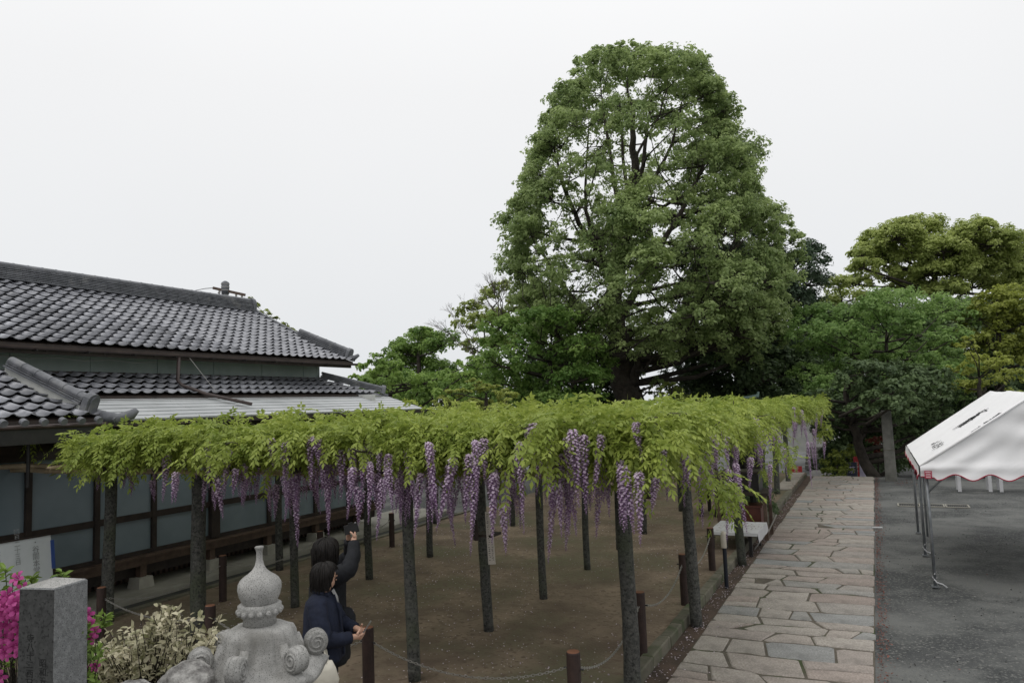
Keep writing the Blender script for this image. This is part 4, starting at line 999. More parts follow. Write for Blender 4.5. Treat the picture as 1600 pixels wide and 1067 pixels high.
for x, y in ((-3.15, 16.3), (-2.2, 16.3), (-3.15, 17.1), (-2.2, 17.1)): MB().box2((x - 0.035, y - 0.035, -0.03), (x + 0.035, y + 0.035, 0.92)).build('leg', 'wood_brown', sd_)
MB().box2((-3.15, 16.26, 0.30), (-2.2, 16.32, 0.36)).build('rail', 'wood_brown', sd_)
MB().bar((-2.2, 16.35, 0.12), (-2.08, 17.1, 0.42), 0.02, 0.02).build('brace', 'steel', sd_)
cb_ = thing('offering_box', 'reddish brown wooden box under the dark stand', 'box', (-2.75, 16.6, 0.36))
MB().box2((-3.05, 16.36, EZ), (-2.30, 17.0, 0.66)).build('body', 'cabinet_red', cb_)
MB().box2((-3.09, 16.34, 0.662), (-2.27, 17.03, 0.70)).build('lid', 'cabinet_red', cb_)
tr_ = thing('black_case', 'black square box standing on the wooden stand', 'box', (-2.7, 16.7, 0.98))
MB().box2((-3.08, 16.45, 0.981), (-2.32, 17.05, 1.36)).build('body', 'black_metal', tr_)
MB().box2((-3.11, 16.42, 1.361), (-2.29, 17.08, 1.40)).build('lid', 'wood_dark', tr_)
MB().box2((-2.9, 16.435, 1.10), (-2.5, 16.447, 1.26)).build('front_panel', 'wood_dark', tr_)
tb_ = thing('table', 'low dark table with a light edge beyond the black box', 'table', (-3.4, 19.0, EZ))
MB().box2((-4.1, 18.4, 0.78), (-2.95, 19.6, 0.83)).build('top', 'step_stone', tb_)
for x, y in ((-4.0, 18.5), (-3.05, 18.5), (-4.0, 19.5), (-3.05, 19.5)): MB().box2((x - 0.04, y - 0.04, EZ - 0.01), (x + 0.04, y + 0.04, 0.78)).build('leg', 'wood_dark', tb_)

# ================================================================== SIGNS AT THE END OF THE PATH
def upright_sign(name, label, cat, px0, px1, py0, py1, d, m, txt, tm, tsize, lean=0.0, z0=None, frame=None):
    a, c = at(px0, py1, d), at(px1, py0, d); w_ = (at(px1, py1, d) - a).length; h_ = c.z - a.z
    ctr = (at(px0, py0, d) + at(px1, py0, d) + at(px0, py1, d) + at(px1, py1, d)) / 4
    base = Vector((ctr.x, ctr.y, a.z))
    gz_ = -1.72 if ctr.y > 33 else ground_z(ctr.x, ctr.y)
    t = thing(name, label, cat, base)
    rot = Euler((0, lean, R(20))).to_matrix()
    MB().box(ctr, (w_, 0.03, h_), rot).build('board', m, t)
    for s_ in (-0.4, 0.4): 
        q = ctr + rot @ Vector((s_ * w_, 0.03, -h_ / 2)); MB().tube([(q.x, q.y, gz_ - 0.05), (q.x, q.y, q.z + h_ * 0.5)], 0.02, 6).build('leg', 'black_metal', t)
    if frame: 
        for s_ in (-1, 1): MB().box(ctr + rot @ Vector((s_ * (w_ / 2 + 0.015), 0, 0)), (0.03, 0.045, h_), rot).build('frame_side', frame, t)
    mw = Matrix.Translation(ctr + rot @ Vector((0, -0.018, 0))) @ rot.to_4x4() @ Euler((math.pi / 2, 0, 0)).to_matrix().to_4x4()
    if txt: text_mesh(txt, tsize, 'lettering', tm, t, mw)
    return t
upright_sign('notice_board', 'red sign board with a pale printed figure left of the far steps', 'sign', 1235, 1253, 728, 746, 29.9, 'red_paint', '安\n全', 'print_white', 0.22)
upright_sign('notice_board', 'dark navy notice board with a faint print at the end of the path', 'sign', 1324, 1338, 722, 747, 30.2, 'navy_board', '茶', 'lilac_cloth', 0.30, frame='pillar_stone')
upright_sign('banner', 'narrow red vertical banner with white lettering at the end of the path', 'banner', 1334.5, 1342, 713, 747, 30.5, 'red_paint', 'お\n守\nり', 'print_white', 0.17)
bt_ = thing('banner', 'pale lilac triangular banner beside the leaning trunk', 'banner', at(1349, 747, 30.6))
b0, b1, b2 = at(1343, 747, 30.6), at(1354, 747, 30.6), at(1344, 712, 30.6)
MB().add([b0, b1, b2, b0 + Vector((0, .02, 0)), b1 + Vector((0, .02, 0)), b2 + Vector((0, .02, 0))], [(0, 1, 2), (5, 4, 3), (0, 3, 4, 1), (1, 4, 5, 2), (2, 5, 3, 0)]).build('cloth', 'lilac_cloth', bt_)
MB().tube([(b0.x, b0.y + .01, -0.6), (b2.x, b2.y + .01, b2.z + 0.1)], 0.015, 6).build('pole', 'steel', bt_)

# stone pillar
pl = thing('stone_pillar', 'tall square weathered stone pillar at the far side of the yard', 'pillar', (0.32, 28.3, 0))
bb = MB(); rings = []
for k in range(9):
    z = -0.05 + 2.4 * k / 8; s_ = 0.18 - 0.012 * k / 8 * 2
    rings.append([(0.33 + a * s_ + 0.004 * wob(k, i), 28.3 + c * s_, z) for i, (a, c) in enumerate(((-1, -0.9), (-0.9, -1), (0.9, -1), (1, -0.9), (1, 0.9), (0.9, 1), (-0.9, 1), (-1, 0.9)))])
bb.tube_rings(rings).build('shaft', 'pillar_stone', pl)
MB().box((0.33, 28.3, 1.02), (0.372, 0.372, 0.012)).build('joint_line', 'joint', pl)

# drain grate
gr = thing('drain_grate', 'row of steel drain gratings set in the yard', 'grate', (1.2, 22.35, 0))
for i in range(3):
    x0 = 0.36 + i * 0.55; f_ = MB(); y0, y1 = 22.0, 22.5
    f_.box2((x0, y0, -0.01), (x0 + 0.53, y0 + 0.03, 0.012)); f_.box2((x0, y1 - 0.03, -0.01), (x0 + 0.53, y1, 0.012)); f_.box2((x0, y0 + 0.031, -0.01), (x0 + 0.03, y1 - 0.031, 0.012)); f_.box2((x0 + 0.50, y0 + 0.031, -0.01), (x0 + 0.53, y1 - 0.031, 0.012))
    fo_ = f_.build('grating_frame', 'concrete', gr)
    MB().box2((x0 + 0.03, y0 + 0.03, -0.012), (x0 + 0.50, y1 - 0.03, -0.006)).build('pit', 'engraving', gr)
    for k in range(11): MB().box2((x0 + 0.045 + k * 0.041, y0 + 0.03, -0.005), (x0 + 0.063 + k * 0.041, y1 - 0.03, 0.009)).build('bar', 'grate', fo_)
s_ = atz(1367, 824, 0.02)
tag(MB().tube([s_ + Vector((-0.05, 0, 0)), s_ + Vector((0.15, 0.01, 0))], 0.022, 8).build('white_stick', 'white_cloth'), 'short white stick lying beside the path edge', 'stick')

# ================================================================== TENT
random.seed(33)
tent = thing('event_tent', 'white pipe-frame tent with a scalloped red-trimmed valance', 'tent', (2.2, 15.5, 0))
TX0, TXM, TX1, TY0, TY1, TZE, TZR = 0.56, 2.16, 3.76, 13.05, 18.05, 1.83, 2.93
def roofp(side):
    def fn(u, v):
        x = (TX0 if side < 0 else TX1) * (1 - u) + TXM * u; y = TY0 + (TY1 - TY0) * v
        z = TZE + (TZR - TZE) * u - 0.035 * math.sin(math.pi * u) * (0.6 + 0.4 * math.cos(v * 6 * math.pi)) + 0.006 * wob(u * 8, v * 12)
        if u > 0.97: z -= 0.02 * math.sin(math.pi * v * 2) ** 2
        return (x, y, z)
    return fn
MB().grid(roofp(-1), 24, 40).build('roof_slope', 'tent_fabric', tent, smooth=True)
MB().grid(roofp(1), 24, 40).build('roof_slope', 'tent_fabric', tent, smooth=True)
def scallop(s, n): return 0.045 * math.cos(s * n * 2 * math.pi)
def wrinkle(x, z): return 0.014 * math.sin(x * 4 + z * 9 + 1.5 * math.sin(z * 5)) + 0.018 * math.sin(x * 11 - z * 17) * math.sin(x * 3.0 + 1)
def gable(yp, sgn):
    def fn(u, v):
        x = TX0 + (TX1 - TX0) * u; top = TZE + (TZR - TZE) * (1 - abs(2 * u - 1)); bot = TZE - 0.165 + scallop(u, 7) * (1 if 0.06 < u < 0.94 else 0.2)
        z = bot + (top - bot) * v
        fold = 0.05 * math.exp(-((z - TZE + 0.02) / 0.06) ** 2)
        return (x, yp + sgn * (wrinkle(x, z) * (0.35 + (1 - abs(2 * v - 1))) + fold * 0.5 - 0.03 * math.sin(math.pi * v) * math.sin(math.pi * u)), z)
    return fn
MB().grid(gable(TY0, -1), 90, 20).build('gable_panel', 'tent_fabric', tent, smooth=True)
MB().grid(gable(TY1, 1), 90, 16).build('gable_panel', 'tent_fabric', tent, smooth=True)
def side_val(xp, sgn):
    def fn(u, v):
        y = TY0 + (TY1 - TY0) * u; bot = TZE - 0.17 + scallop(u, 12); z = bot + (TZE - bot) * v
        return (xp + sgn * (0.02 + 0.02 * math.sin(u * 40) * (1 - v)), y, z)
    return fn
MB().grid(side_val(TX0, -1), 140, 4).build('side_valance', 'tent_fabric', tent, smooth=True)
MB().grid(side_val(TX1, 1), 140, 4).build('side_valance', 'tent_fabric', tent, smooth=True)
for fn, n_, sg2 in ((gable(TY0, -1), 90, (0, -1)), (gable(TY1, 1), 90, (0, 1)), (side_val(TX0, -1), 140, (-1, 0)), (side_val(TX1, 1), 140, (1, 0))):
    MB().tube([Vector(fn(i / n_, 0)) for i in range(n_ + 1)], 0.009, 5).build('red_piping', 'red_trim', tent)
# rolled hem along the sloping edges
for xs_ in (TX0, TX1): MB().tube([(xs_, TY0 - 0.005, TZE), (TXM, TY0 - 0.005, TZR)], 0.018, 6).build('edge_seam', 'tent_fabric', tent, smooth=True)
# frame
def pipe(p, q, r=0.021, nm='frame_pipe'): MB().tube([p, q], r, 8).build(nm, 'tent_steel', tent, smooth=True)
for x in (TX0 + 0.08, TX1 - 0.08):
    for y in (TY0 + 0.09, (TY0 + TY1) / 2, TY1 - 0.09):
        pipe((x, y, 0.0), (x, y, TZE - 0.02), 0.024, 'leg'); pipe((x, y, TZE - 0.03), (TXM, y, TZR - 0.07))
        MB().box((x, y, 0.012), (0.10, 0.10, 0.02)).build('foot_plate', 'tent_steel', tent)
    pipe((x, TY0 + 0.09, TZE - 0.04), (x, TY1 - 0.09, TZE - 0.04))
pipe((TXM, TY0 + 0.09, TZR - 0.07), (TXM, TY1 - 0.09, TZR - 0.07))
for y in (TY0 + 0.09, TY1 - 0.09): pipe((TX0 + 0.08, y, TZE - 0.04), (TX1 - 0.08, y, TZE - 0.04))
pipe((TX0 + 0.08, TY0 + 0.09, 1.42), (TX0 + 0.45, TY0 + 0.09, TZE - 0.04), 0.015, 'brace'); pipe((TX0 + 0.08, TY0 + 0.09, 1.42), (TX0 + 0.08, TY0 + 0.5, TZE - 0.04), 0.015, 'brace')
pipe((TX0 + 0.12, TY0 + 2.05, 0.42), (TX0 + 0.12, TY0 + 2.05, TZE - 0.1), 0.018, 'folded_leg')
for y in (TY0 + 0.09, (TY0 + TY1) / 2):
    rp_ = MB(); c = Vector((TX0 + 0.08, y, 0.0))
    rp_.tube([c + Vector((0.03 * math.cos(t * 2.2), 0.03 * math.sin(t * 2.2), 0.05 + 0.03 * t)) for t in range(7)], 0.008, 5)
    rp_.tube([c + Vector((-0.03, 0, 0.16)), c + Vector((0.02, -0.03, 0.08)), c + Vector((0.10, -0.05, 0.06)), c + Vector((0.15, -0.03, 0.012))], 0.010, 5)
    rp_.build('rope', 'white_cloth', tent)
# red maker's tag on the gable
lx, lz = aty(1450, 741, TY0).x, aty(1450, 741, TY0).z
MB().box((lx, TY0 - 0.05, lz), (0.10, 0.006, 0.115)).build('red_tag', 'red_label', tent)
tx_ = MB()
for k in range(4): tx_.box((lx, TY0 - 0.0545, lz + 0.04 - 0.026 * k), (0.075 - 0.012 * (k % 2), 0.001, 0.006))
tx_.build('tag_print', 'tent_fabric', tent)
# printed characters on the slope, as brush-like strokes
sl = Vector((TXM - TX0, 0, TZR - TZE)).normalized(); nrm_ = Vector((-sl.z, 0, sl.x))
def on_slope(px, py):
    r_ = ray(px, py); d_ = Vector(r_); p0 = Vector((TX0, TY0, TZE)); t = (p0 - Vector(CAM)).dot(nrm_) / d_.dot(nrm_); return Vector(CAM) + d_ * t
def slope_z(q):
    u = (q.x - TX0) / (TXM - TX0); v = (q.y - TY0) / (TY1 - TY0); return Vector(roofp(-1)(u, v))
prn = MB(); rp2 = random.Random(4)
def glyph(c, size, k):
    prn = MB()
    for i in range(k):
        a = rp2.choice((0, 0, 1, 1, 0.5, -0.5)); ln = size * rp2.uniform(0.45, 1.0); off = (rp2.uniform(-0.35, 0.35) * size, rp2.uniform(-0.35, 0.35) * size)
        q = c + sl * off[0] + Vector((0, off[1], 0)); d_ = (sl * math.cos(a * math.pi / 2) + Vector((0, 1, 0)) * math.sin(a * math.pi / 2)).normalized()
        p_, r_ = slope_z(q - d_ * ln / 2), slope_z(q + d_ * ln / 2); prn.bar(p_ + nrm_ * 0.014, r_ + nrm_ * 0.014, size * 0.13, 0.002)
    prn.build('printed_character', 'ink', tent)
c0, c1 = on_slope(1502, 663), on_slope(1533, 644)
for i in range(4): glyph(c0.lerp(c1, i / 3), 0.25, 6)
c0, c1 = on_slope(1522, 672), on_slope(1552, 652)
for i in range(4): glyph(c0.lerp(c1, i / 3), 0.25, 6)
for i in range(4):
    for j in range(4):
        c = on_slope(1456 + 4.2 * j + 1.5 * i, 694 - 2.0 * j + 2.6 * i); glyph(c, 0.085, 3)
# tables with white legs beyond the tent
for i, (px, lab) in enumerate(((1500, 'folding table with pale legs seen under the tent valance, nearer the tent corner'), (1548, 'folding table with two pale legs seen under the middle of the tent valance'))):
    c = atz(px, 768); t = thing('folding_table', lab, 'table', (c.x, c.y, 0))
    w_ = 0.72 if i == 0 else 1.6
    xs2 = [c.x, c.x + 0.75] if i == 0 else [c.x + 0.05, c.x + 0.32, c.x + 1.5]
    for x in ([c.x] if i == 0 else [c.x, c.x + 0.27, c.x + 1.6]):
        for y in (c.y, c.y + 0.5): MB().box((x, y, 0.35), (0.09, 0.05, 0.70)).build('leg', 'white_cloth', t)
    MB().box2((c.x - 0.1, c.y - 0.05, 0.70), (c.x + (0.5 if i == 0 else 1.75), c.y + 0.55, 0.74)).build('top', 'white_cloth', t)

# small copper roof tip above the canopy
rt = thing('roof_finial', 'pale green copper roof tip of a small shrine above the wisteria', 'roof', at(1178, 640, 34))
q0, q1 = at(1158, 621, 34), at(1184, 619, 34)
MB().tube([q0, q0.lerp(q1, 0.5) - Vector((0, 0, 0.02)), q1 + Vector((0, 0, 0.02)), at(1185, 612, 34)], [0.05, 0.07, 0.10, 0.06], 8).build('ridge', 'verdigris', rt, smooth=True)
MB().box(q0.lerp(q1, 0.5) - Vector((0, -0.3, 0.35)), (1.3, 0.9, 0.42), Euler((0, 0, R(26))).to_matrix(), taper=0.5).build('roof', 'ridge_tile', rt)
cc_ = q0.lerp(q1, 0.5)
MB().box2((cc_.x - 0.4, cc_.y + 0.05, -1.75), (cc_.x + 0.4, cc_.y + 0.75, cc_.z - 0.5)).build('body', 'wood_dark', rt)

# ================================================================== WHITE NOTICE BOARD BY THE HALL
wbd = thing('whiteboard', 'white notice board with faint handwritten columns leaning beside the hall', 'board', (-10.7, 6.1, 0.1))
XB = -10.62; p_tr = atx(79, 834, XB); p_br = atx(89, 902, XB + 0.10)
hh_ = 1.05; yR = p_tr.y
rot = Euler((0, R(-7), 0)).to_matrix()
def wpt(s_, t, off=0): return Vector((XB + 0.13 * (1 - t) + off, yR - s_, p_tr.z - hh_ * (1 - t)))
MB().add([wpt(0, 1), wpt(1.5, 1), wpt(1.5, 0), wpt(0, 0), wpt(0, 1, -.03), wpt(1.5, 1, -.03), wpt(1.5, 0, -.03), wpt(0, 0, -.03)], [(0, 1, 2, 3), (7, 6, 5, 4), (0, 4, 5, 1), (1, 5, 6, 2), (2, 6, 7, 3), (3, 7, 4, 0)]).build('panel', 'white_board', wbd)
MB().bar(wpt(0.0, 1, 0.0), wpt(1.5, 1, 0.0), 0.034, 0.02).build('top_edge', 'wood_dark', wbd)
for t0, t1 in ((0.92, 0.55), (0.45, 0.1)): MB().bar(wpt(-0.012, t0), wpt(-0.012, t1), 0.045, 0.03).build('corner_clip', 'blue_plastic', wbd)
for y in (yR - 0.25, yR - 1.25): MB().tube([(XB + 0.10, y, 0.1), (XB - 0.02, y, p_tr.z - 0.1)], 0.018, 6).build('leg', 'steel', wbd)
xa = Vector((0, 1, 0)); za = (wpt(0, 1) - wpt(0, 0)).normalized(); na = xa.cross(za)
for s_, t, txt, sz in ((0.22, 0.62, '\u30fb\n谷\n間\n本\n堂', 0.10), (0.46, 0.78, '四\n月\n二\n十\n三\n日', 0.085), (0.72, 0.70, '文\n化\n財\n保\n護', 0.085), (0.88, 0.62, '境\n内\n案\n内', 0.075)):
    m4 = Matrix((xa, za, na)).transposed().to_4x4(); m4.translation = wpt(s_, t, 0.006) + Vector((-0.016, 0, 0.13))
    text_mesh(txt, sz, 'handwriting', 'ink_faint', wbd, m4)

# ================================================================== STONE MARKER
mk = thing('stone_marker', 'square grey granite marker post with engraved characters and a flat pointed top', 'marker post', (-3.6, 2.3, 0.9))
DM = 3.55; tpx = [(38.5, 912), (83, 917), (131.5, 906), (87, 899)]
cT = at(85, 909, DM); hw_ = 0.098; aa = R(13)
ux, uy = Vector((math.cos(aa), math.sin(aa), 0)), Vector((-math.sin(aa), math.cos(aa), 0))
def mkp(a, c, z): return Vector((cT.x, cT.y, 0)) + ux * a * hw_ + uy * c * hw_ + Vector((0, 0, z))
zt_ = cT.z - 0.005
cor = ((-1, -1), (1, -1), (1, 1), (-1, 1))
bb = MB(); bb.tube_rings([[mkp(a * 1.06, c * 1.06, 0.85) for a, c in cor], [mkp(a, c, zt_ - 0.006) for a, c in cor], [mkp(a * .95, c * .95, zt_ + 0.001) for a, c in cor]], cap=False)
SHAFT = bb
MB().add([mkp(a * .95, c * .95, zt_ + 0.001) for a, c in cor] + [mkp(0, 0, zt_ + 0.028)], [(0, 1, 4), (1, 2, 4), (2, 3, 4), (3, 0, 4)]).build('top', 'granite_light', mk)
# inscribed face seen on the left, darker by shade put into its colour
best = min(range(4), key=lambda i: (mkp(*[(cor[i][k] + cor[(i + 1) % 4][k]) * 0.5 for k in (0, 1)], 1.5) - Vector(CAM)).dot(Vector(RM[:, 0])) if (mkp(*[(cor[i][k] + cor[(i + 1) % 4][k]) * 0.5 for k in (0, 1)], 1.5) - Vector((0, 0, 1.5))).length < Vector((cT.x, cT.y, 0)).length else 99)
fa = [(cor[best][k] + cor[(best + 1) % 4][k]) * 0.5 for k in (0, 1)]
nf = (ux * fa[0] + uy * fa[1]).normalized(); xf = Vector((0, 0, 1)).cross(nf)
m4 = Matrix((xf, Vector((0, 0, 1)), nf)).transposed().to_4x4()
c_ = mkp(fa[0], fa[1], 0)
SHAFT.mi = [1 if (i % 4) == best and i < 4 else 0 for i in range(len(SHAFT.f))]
SHAFT.build('shaft', ['granite_grey', 'granite_shaded'], mk)
rotf = Matrix((xf, nf, Vector((0, 0, 1)))).transposed()
for sx, z0, txt in ((-0.030, -0.33, '寺\n八\n十\n二\n西\n日'), (0.042, -0.42, '昭\n和\n五\n十\n年')):
    mm = m4.copy(); mm = mm @ Euler((-0.0045, 0, 0)).to_matrix().to_4x4(); mm.translation = c_ + xf * sx + Vector((0, 0, zt_ + z0)) + nf * (0.0005 + hw_ * 0.06 * -z0 / (zt_ - 0.85))
    text_mesh(txt, 0.042, 'engraved_lettering', 'engraving', mk, mm, 0.0006)

# ================================================================== STONE LANTERN
DL = 4.5; lc = at(406, 980, DL); U = DL / F_PX * 0.985
LX, LY = lc.x, lc.y
ltn = thing('stone_lantern', 'pale granite stone lantern with curled roof corners and a tall onion finial', 'stone lantern', (LX, LY, 0))
def zpx(py): return float(at(406, py, DL).z)
prof_ = [(855, 6.2), (857, 7.2), (859, 6.0), (864, 4.8), (874, 5.0), (884, 7.0), (891, 11.0), (897, 18.0), (901, 24.5), (906, 30.0), (912, 33.2), (920, 33.8), (930, 31.5), (939, 27.0), (945, 24.0), (946, 20)]
MB().lathe([(r_ * U, zpx(y)) for y, r_ in reversed(prof_)], 40, (LX, LY, 0)).build('finial', 'granite_light', ltn, smooth=True)
ring = MB().lathe([(20 * U, zpx(975)), (25.5 * U, zpx(974)), (25.0 * U, zpx(964)), (30 * U, zpx(960)), (33 * U, zpx(951)), (33.5 * U, zpx(944)), (29 * U, zpx(941)), (22 * U, zpx(943))], 40, (LX, LY, 0)).build('lotus_ring', 'granite_light', ltn, smooth=True)
for k in range(16):
    th = 2 * math.pi * k / 16; c = Vector((LX + 32.0 * U * math.cos(th), LY + 32.0 * U * math.sin(th), zpx(953)))
    bb = MB().lathe([(0.2 * U, -5.2 * U), (3.2 * U, -4 * U), (4.6 * U, -1 * U), (4.2 * U, 2 * U), (2.2 * U, 4.4 * U), (0.3 * U, 5 * U)], 10, c); bb.build('lotus_petal', 'granite_light', ring, smooth=True)
# roof: hexagonal, concave, ridges running into scrolls
right = Vector(RM[:, 0]); right.z = 0; right.normalize(); toward = Vector((right.y, -right.x, 0)); 
PH0 = R(-26)
def kdir(ph): return right * math.cos(ph) + toward * math.sin(ph)
kp = [(26, 974), (38, 976), (48, 981), (52, 990), (54, 1003), (59, 1018), (69, 1033), (85, 1044), (97, 1050), (97, 1059), (86, 1065), (40, 1068)]
rings = []
NA = 180
for j, (r_, y_) in enumerate(kp):
    rg_ = []
    for k in range(NA):
        ph = 2 * math.pi * k / NA; rel = ((ph - PH0 + math.pi / 6) % (math.pi / 3)) - math.pi / 6
        hexf = 0.90 / math.cos(abs(abs(rel) - math.pi / 6) * 0) if False else 0.885 / math.cos(math.pi / 6 - abs(rel)) ** 1.0
        t = min(1, max(0, (r_ - 45) / 40)); fac = (1 - t) * 1.0 + t * hexf * 1.06
        rid = 3.6 * math.exp(-(rel / 0.13) ** 2) - 2.4 * math.exp(-((abs(rel) - 0.21) / 0.05) ** 2)
        rid = rid * (1 if 2 <= j <= 8 else 0)
        lift = -9 * t * math.exp(-(rel / 0.22) ** 2)
        d_ = kdir(ph) * ((r_ * fac + rid) * U); rg_.append((LX + d_.x, LY + d_.y, zpx(y_ + lift)))
    rings.append(rg_)
MB().tube_rings(rings[::-1]).build('roof', 'granite_light', ltn, smooth=True)
for k in range(6):
    ph = PH0 + k * math.pi / 3; od = kdir(ph); tg = Vector((-od.y, od.x, 0)); cz = zpx(1015)
    c = Vector((LX, LY, cz)) + od * (87 * U); wd_ = 11.5 * U; R0 = 18 * U
    bb = MB(); rr_ = []
    for off, kk in ((-wd_, 0.80), (-wd_ * 0.86, 0.97), (-wd_ * 0.3, 1.0), (wd_ * 0.3, 1.0), (wd_ * 0.86, 0.97), (wd_, 0.80)):
        rr_.append([c + tg * off + od * (R0 * kk * math.cos(a)) + Vector((0, 0, R0 * kk * 1.08 * math.sin(a))) for a in [2 * math.pi * i / 24 for i in range(24)]])
    bb.tube_rings(rr_); sc_ = bb.build('scroll', 'granite_light', ltn, smooth=True)
    for s2 in (-1, 1):
        pts = []; rad = []
        for i in range(34):
            a = i / 33 * 2 * math.pi * 2.1; q = R0 * (0.86 - 0.72 * i / 33)
            pts.append(c + tg * (s2 * wd_ * 0.99) + od * (q * math.cos(a + 2.2)) + Vector((0, 0, q * 1.05 * math.sin(a + 2.2)))); rad.append(2.0 * U)
        MB().tube(pts, rad, 6).build('spiral', 'granite_light', sc_, smooth=True)
    for off in (-0.42, 0.42):
        pts = [c + tg * (off * wd_) + od * (R0 * 1.0 * math.cos(a)) + Vector((0, 0, R0 * 1.08 * math.sin(a))) for a in [R(-60) + R(250) * i / 20 for i in range(21)]]
        MB().tube(pts, 1.1 * U, 5).build('band', 'granite_light', sc_, smooth=True)
    # neck joining the scroll to the roof
    n0 = Vector((LX, LY, zpx(998))) + od * (55 * U); n1 = Vector((LX, LY, zpx(1024))) + od * (64 * U); n2 = Vector((LX, LY, zpx(1034))) + od * (82 * U)
    MB().tube([n0, n1, n2], [7 * U, 9 * U, 8 * U], 10).build('ridge_rib', 'granite_light', ltn, smooth=True)
z6 = zpx(1068)
hexa = lambda r_, z: [(LX + kdir(PH0 + i * math.pi / 3).x * r_, LY + kdir(PH0 + i * math.pi / 3).y * r_, z) for i in range(6)]
MB().tube_rings([hexa(.20, z6 - .34), hexa(.20, z6 - 0.001)]).build('fire_box', 'granite_light', ltn)
MB().tube_rings([hexa(.22, z6 - .50), hexa(.34, z6 - .42), hexa(.34, z6 - .345)]).build('platform', 'granite_light', ltn)
MB().lathe([(.17, .25), (.14, .35), (.13, .6), (.15, .62), (.13, .64), (.14, z6 - .6), (.17, z6 - .505)], 24, (LX, LY, 0)).build('shaft', 'granite_light', ltn, smooth=True)
MB().tube_rings([hexa(.42, -.02), hexa(.42, .12), hexa(.30, .18), hexa(.22, .255)]).build('base', 'granite_light', ltn)

# ================================================================== ROCKS
def rock(c, rad, label, seed):
    bm = bmesh.new(); bmesh.ops.create_icosphere(bm, subdivisions=4, radius=1.0); rs = random.Random(seed)
    ph = [rs.uniform(0, 6) for _ in range(6)]
    for v in bm.verts:
        p = v.co; k = 1 + 0.14 * math.sin(p.x * 2.3 + ph[0]) * math.cos(p.y * 2.7 + ph[1]) + 0.09 * math.sin(p.z * 4.1 + ph[2] + p.x * 3) + 0.05 * math.sin(p.x * 9 + ph[3]) * math.sin(p.y * 8 + ph[4]) + 0.02 * math.sin(p.x * 21 + p.z * 17)
        v.co = Vector((p.x * rad[0], p.y * rad[1], p.z * rad[2])) * k
    me = bpy.data.meshes.new('rock'); bm.to_mesh(me); bm.free(); me.polygons.foreach_set('use_smooth', [True] * len(me.polygons)); me.materials.append(MATS['rock'])
    o = bpy.data.objects.new('rock', me); COL.objects.link(o); o.location = c; tag(o, label, 'rock', 'garden rocks at the foot of the lantern')
for px, py, d, rad, lab, sd in ((290, 1066, 4.15, (0.14, 0.13, 0.10), 'rounded speckled rock just left of the lantern', 1), (205, 1092, 4.0, (0.15, 0.12, 0.10), 'low pale rock under the cream shrub at the bottom edge', 2), (325, 1072, 4.25, (0.06, 0.06, 0.05), 'small rock wedged between the speckled rock and the lantern', 3), (120, 1110, 3.8, (0.2, 0.15, 0.1), 'half buried rock at the foot of the stone marker', 4)):
    c = at(px, py, d); rock(c, rad, lab, sd)
# pile of boulders carrying them up to the lantern
for i, (px, py, d, r_) in enumerate(((290, 1120, 4.25, .30), (205, 1140, 4.1, .30), (340, 1160, 4.3, .28))):
    c = at(px, py, d); rock((c.x, c.y, c.z - 0.18), (r_, r_, 0.24), ('large boulder under the speckled rock', 'broad boulder under the cream shrub', 'boulder beside the lantern shaft below the picture edge')[i], 10 + i)

# ================================================================== AZALEA AND VARIEGATED SHRUB
def ellipse_leaves(P, D, N, ln, wd):
    """six-cornered pointed leaves lying along D with normal N"""
    n = len(P); side = unit(np.cross(D, N)); L_ = ln[:, None]; W_ = wd[:, None]
    cup = N * L_ * 0.10
    V = np.stack([P, P + D * L_ * .3 + side * W_ + cup, P + D * L_ * .7 + side * W_ * .85 + cup, P + D * L_ - cup, P + D * L_ * .7 - side * W_ * .85 + cup, P + D * L_ * .3 - side * W_ + cup], 1).reshape(-1, 3)
    return V, np.arange(n * 6).reshape(n, 6)
def shrub(name, label, cat, base, tips, leaf_m, ln, wd, per_tip, stem_m, droop=0.2, tintf=None, seed=3, rosette=False):
    global rng
    rng = np.random.default_rng(seed); random.seed(seed)
    t = thing(name, label, cat, base); P = []; D = []; N = []; S = []; T = []; sb = MB()
    for tip in tips:
        tip = Vector(tip); b0_ = Vector(base) + Vector((random.gauss(0, 0.12), random.gauss(0, 0.12), 0)); mid = b0_.lerp(tip, 0.6) + Vector((random.gauss(0, .04), random.gauss(0, .04), -0.03))
        sb.tube([b0_, mid, tip], [0.008, 0.005, 0.002], 4, cap=False)
        ax = np.array((tip - mid).normalized()); m_ = per_tip
        if rosette: pos = np.array(tip)[None] - ax[None] * rng.uniform(0, 0.05, m_)[:, None]
        else: pos = np.array(tip)[None] - ax[None] * (rng.uniform(0, 1, m_) * 0.26)[:, None] + rng.normal(scale=0.012, size=(m_, 3))
        dd = unit(np.cross(np.repeat(ax[None], m_, 0), rng.normal(size=(m_, 3))) * 0.9 + ax[None] * 0.55 + np.array([0, 0, -droop])[None] + rng.normal(scale=0.2, size=(m_, 3)))
        nn_ = unit(np.array([0, 0, 1.0])[None] + rng.normal(scale=0.45, size=(m_, 3))); nn_ = unit(nn_ - dd * (nn_ * dd).sum(1, keepdims=True))
        P.append(pos); D.append(dd); N.append(nn_); S.append(ln * rng.uniform(0.65, 1.2, m_)); T.append(np.full(m_, random.uniform(0.25, 0.8)) + rng.normal(scale=0.15, size=m_))
    P = np.concatenate(P); D = np.concatenate(D); N = np.concatenate(N); S = np.concatenate(S); T = np.concatenate(T)
    V, Fq = ellipse_leaves(P, D, N, S, S * wd)
    sb.build('stems', stem_m, t)
    tag(np_mesh('leaves', V, Fq, T, leaf_m, t), kind='stuff')
    return t
random.seed(44); tips = []
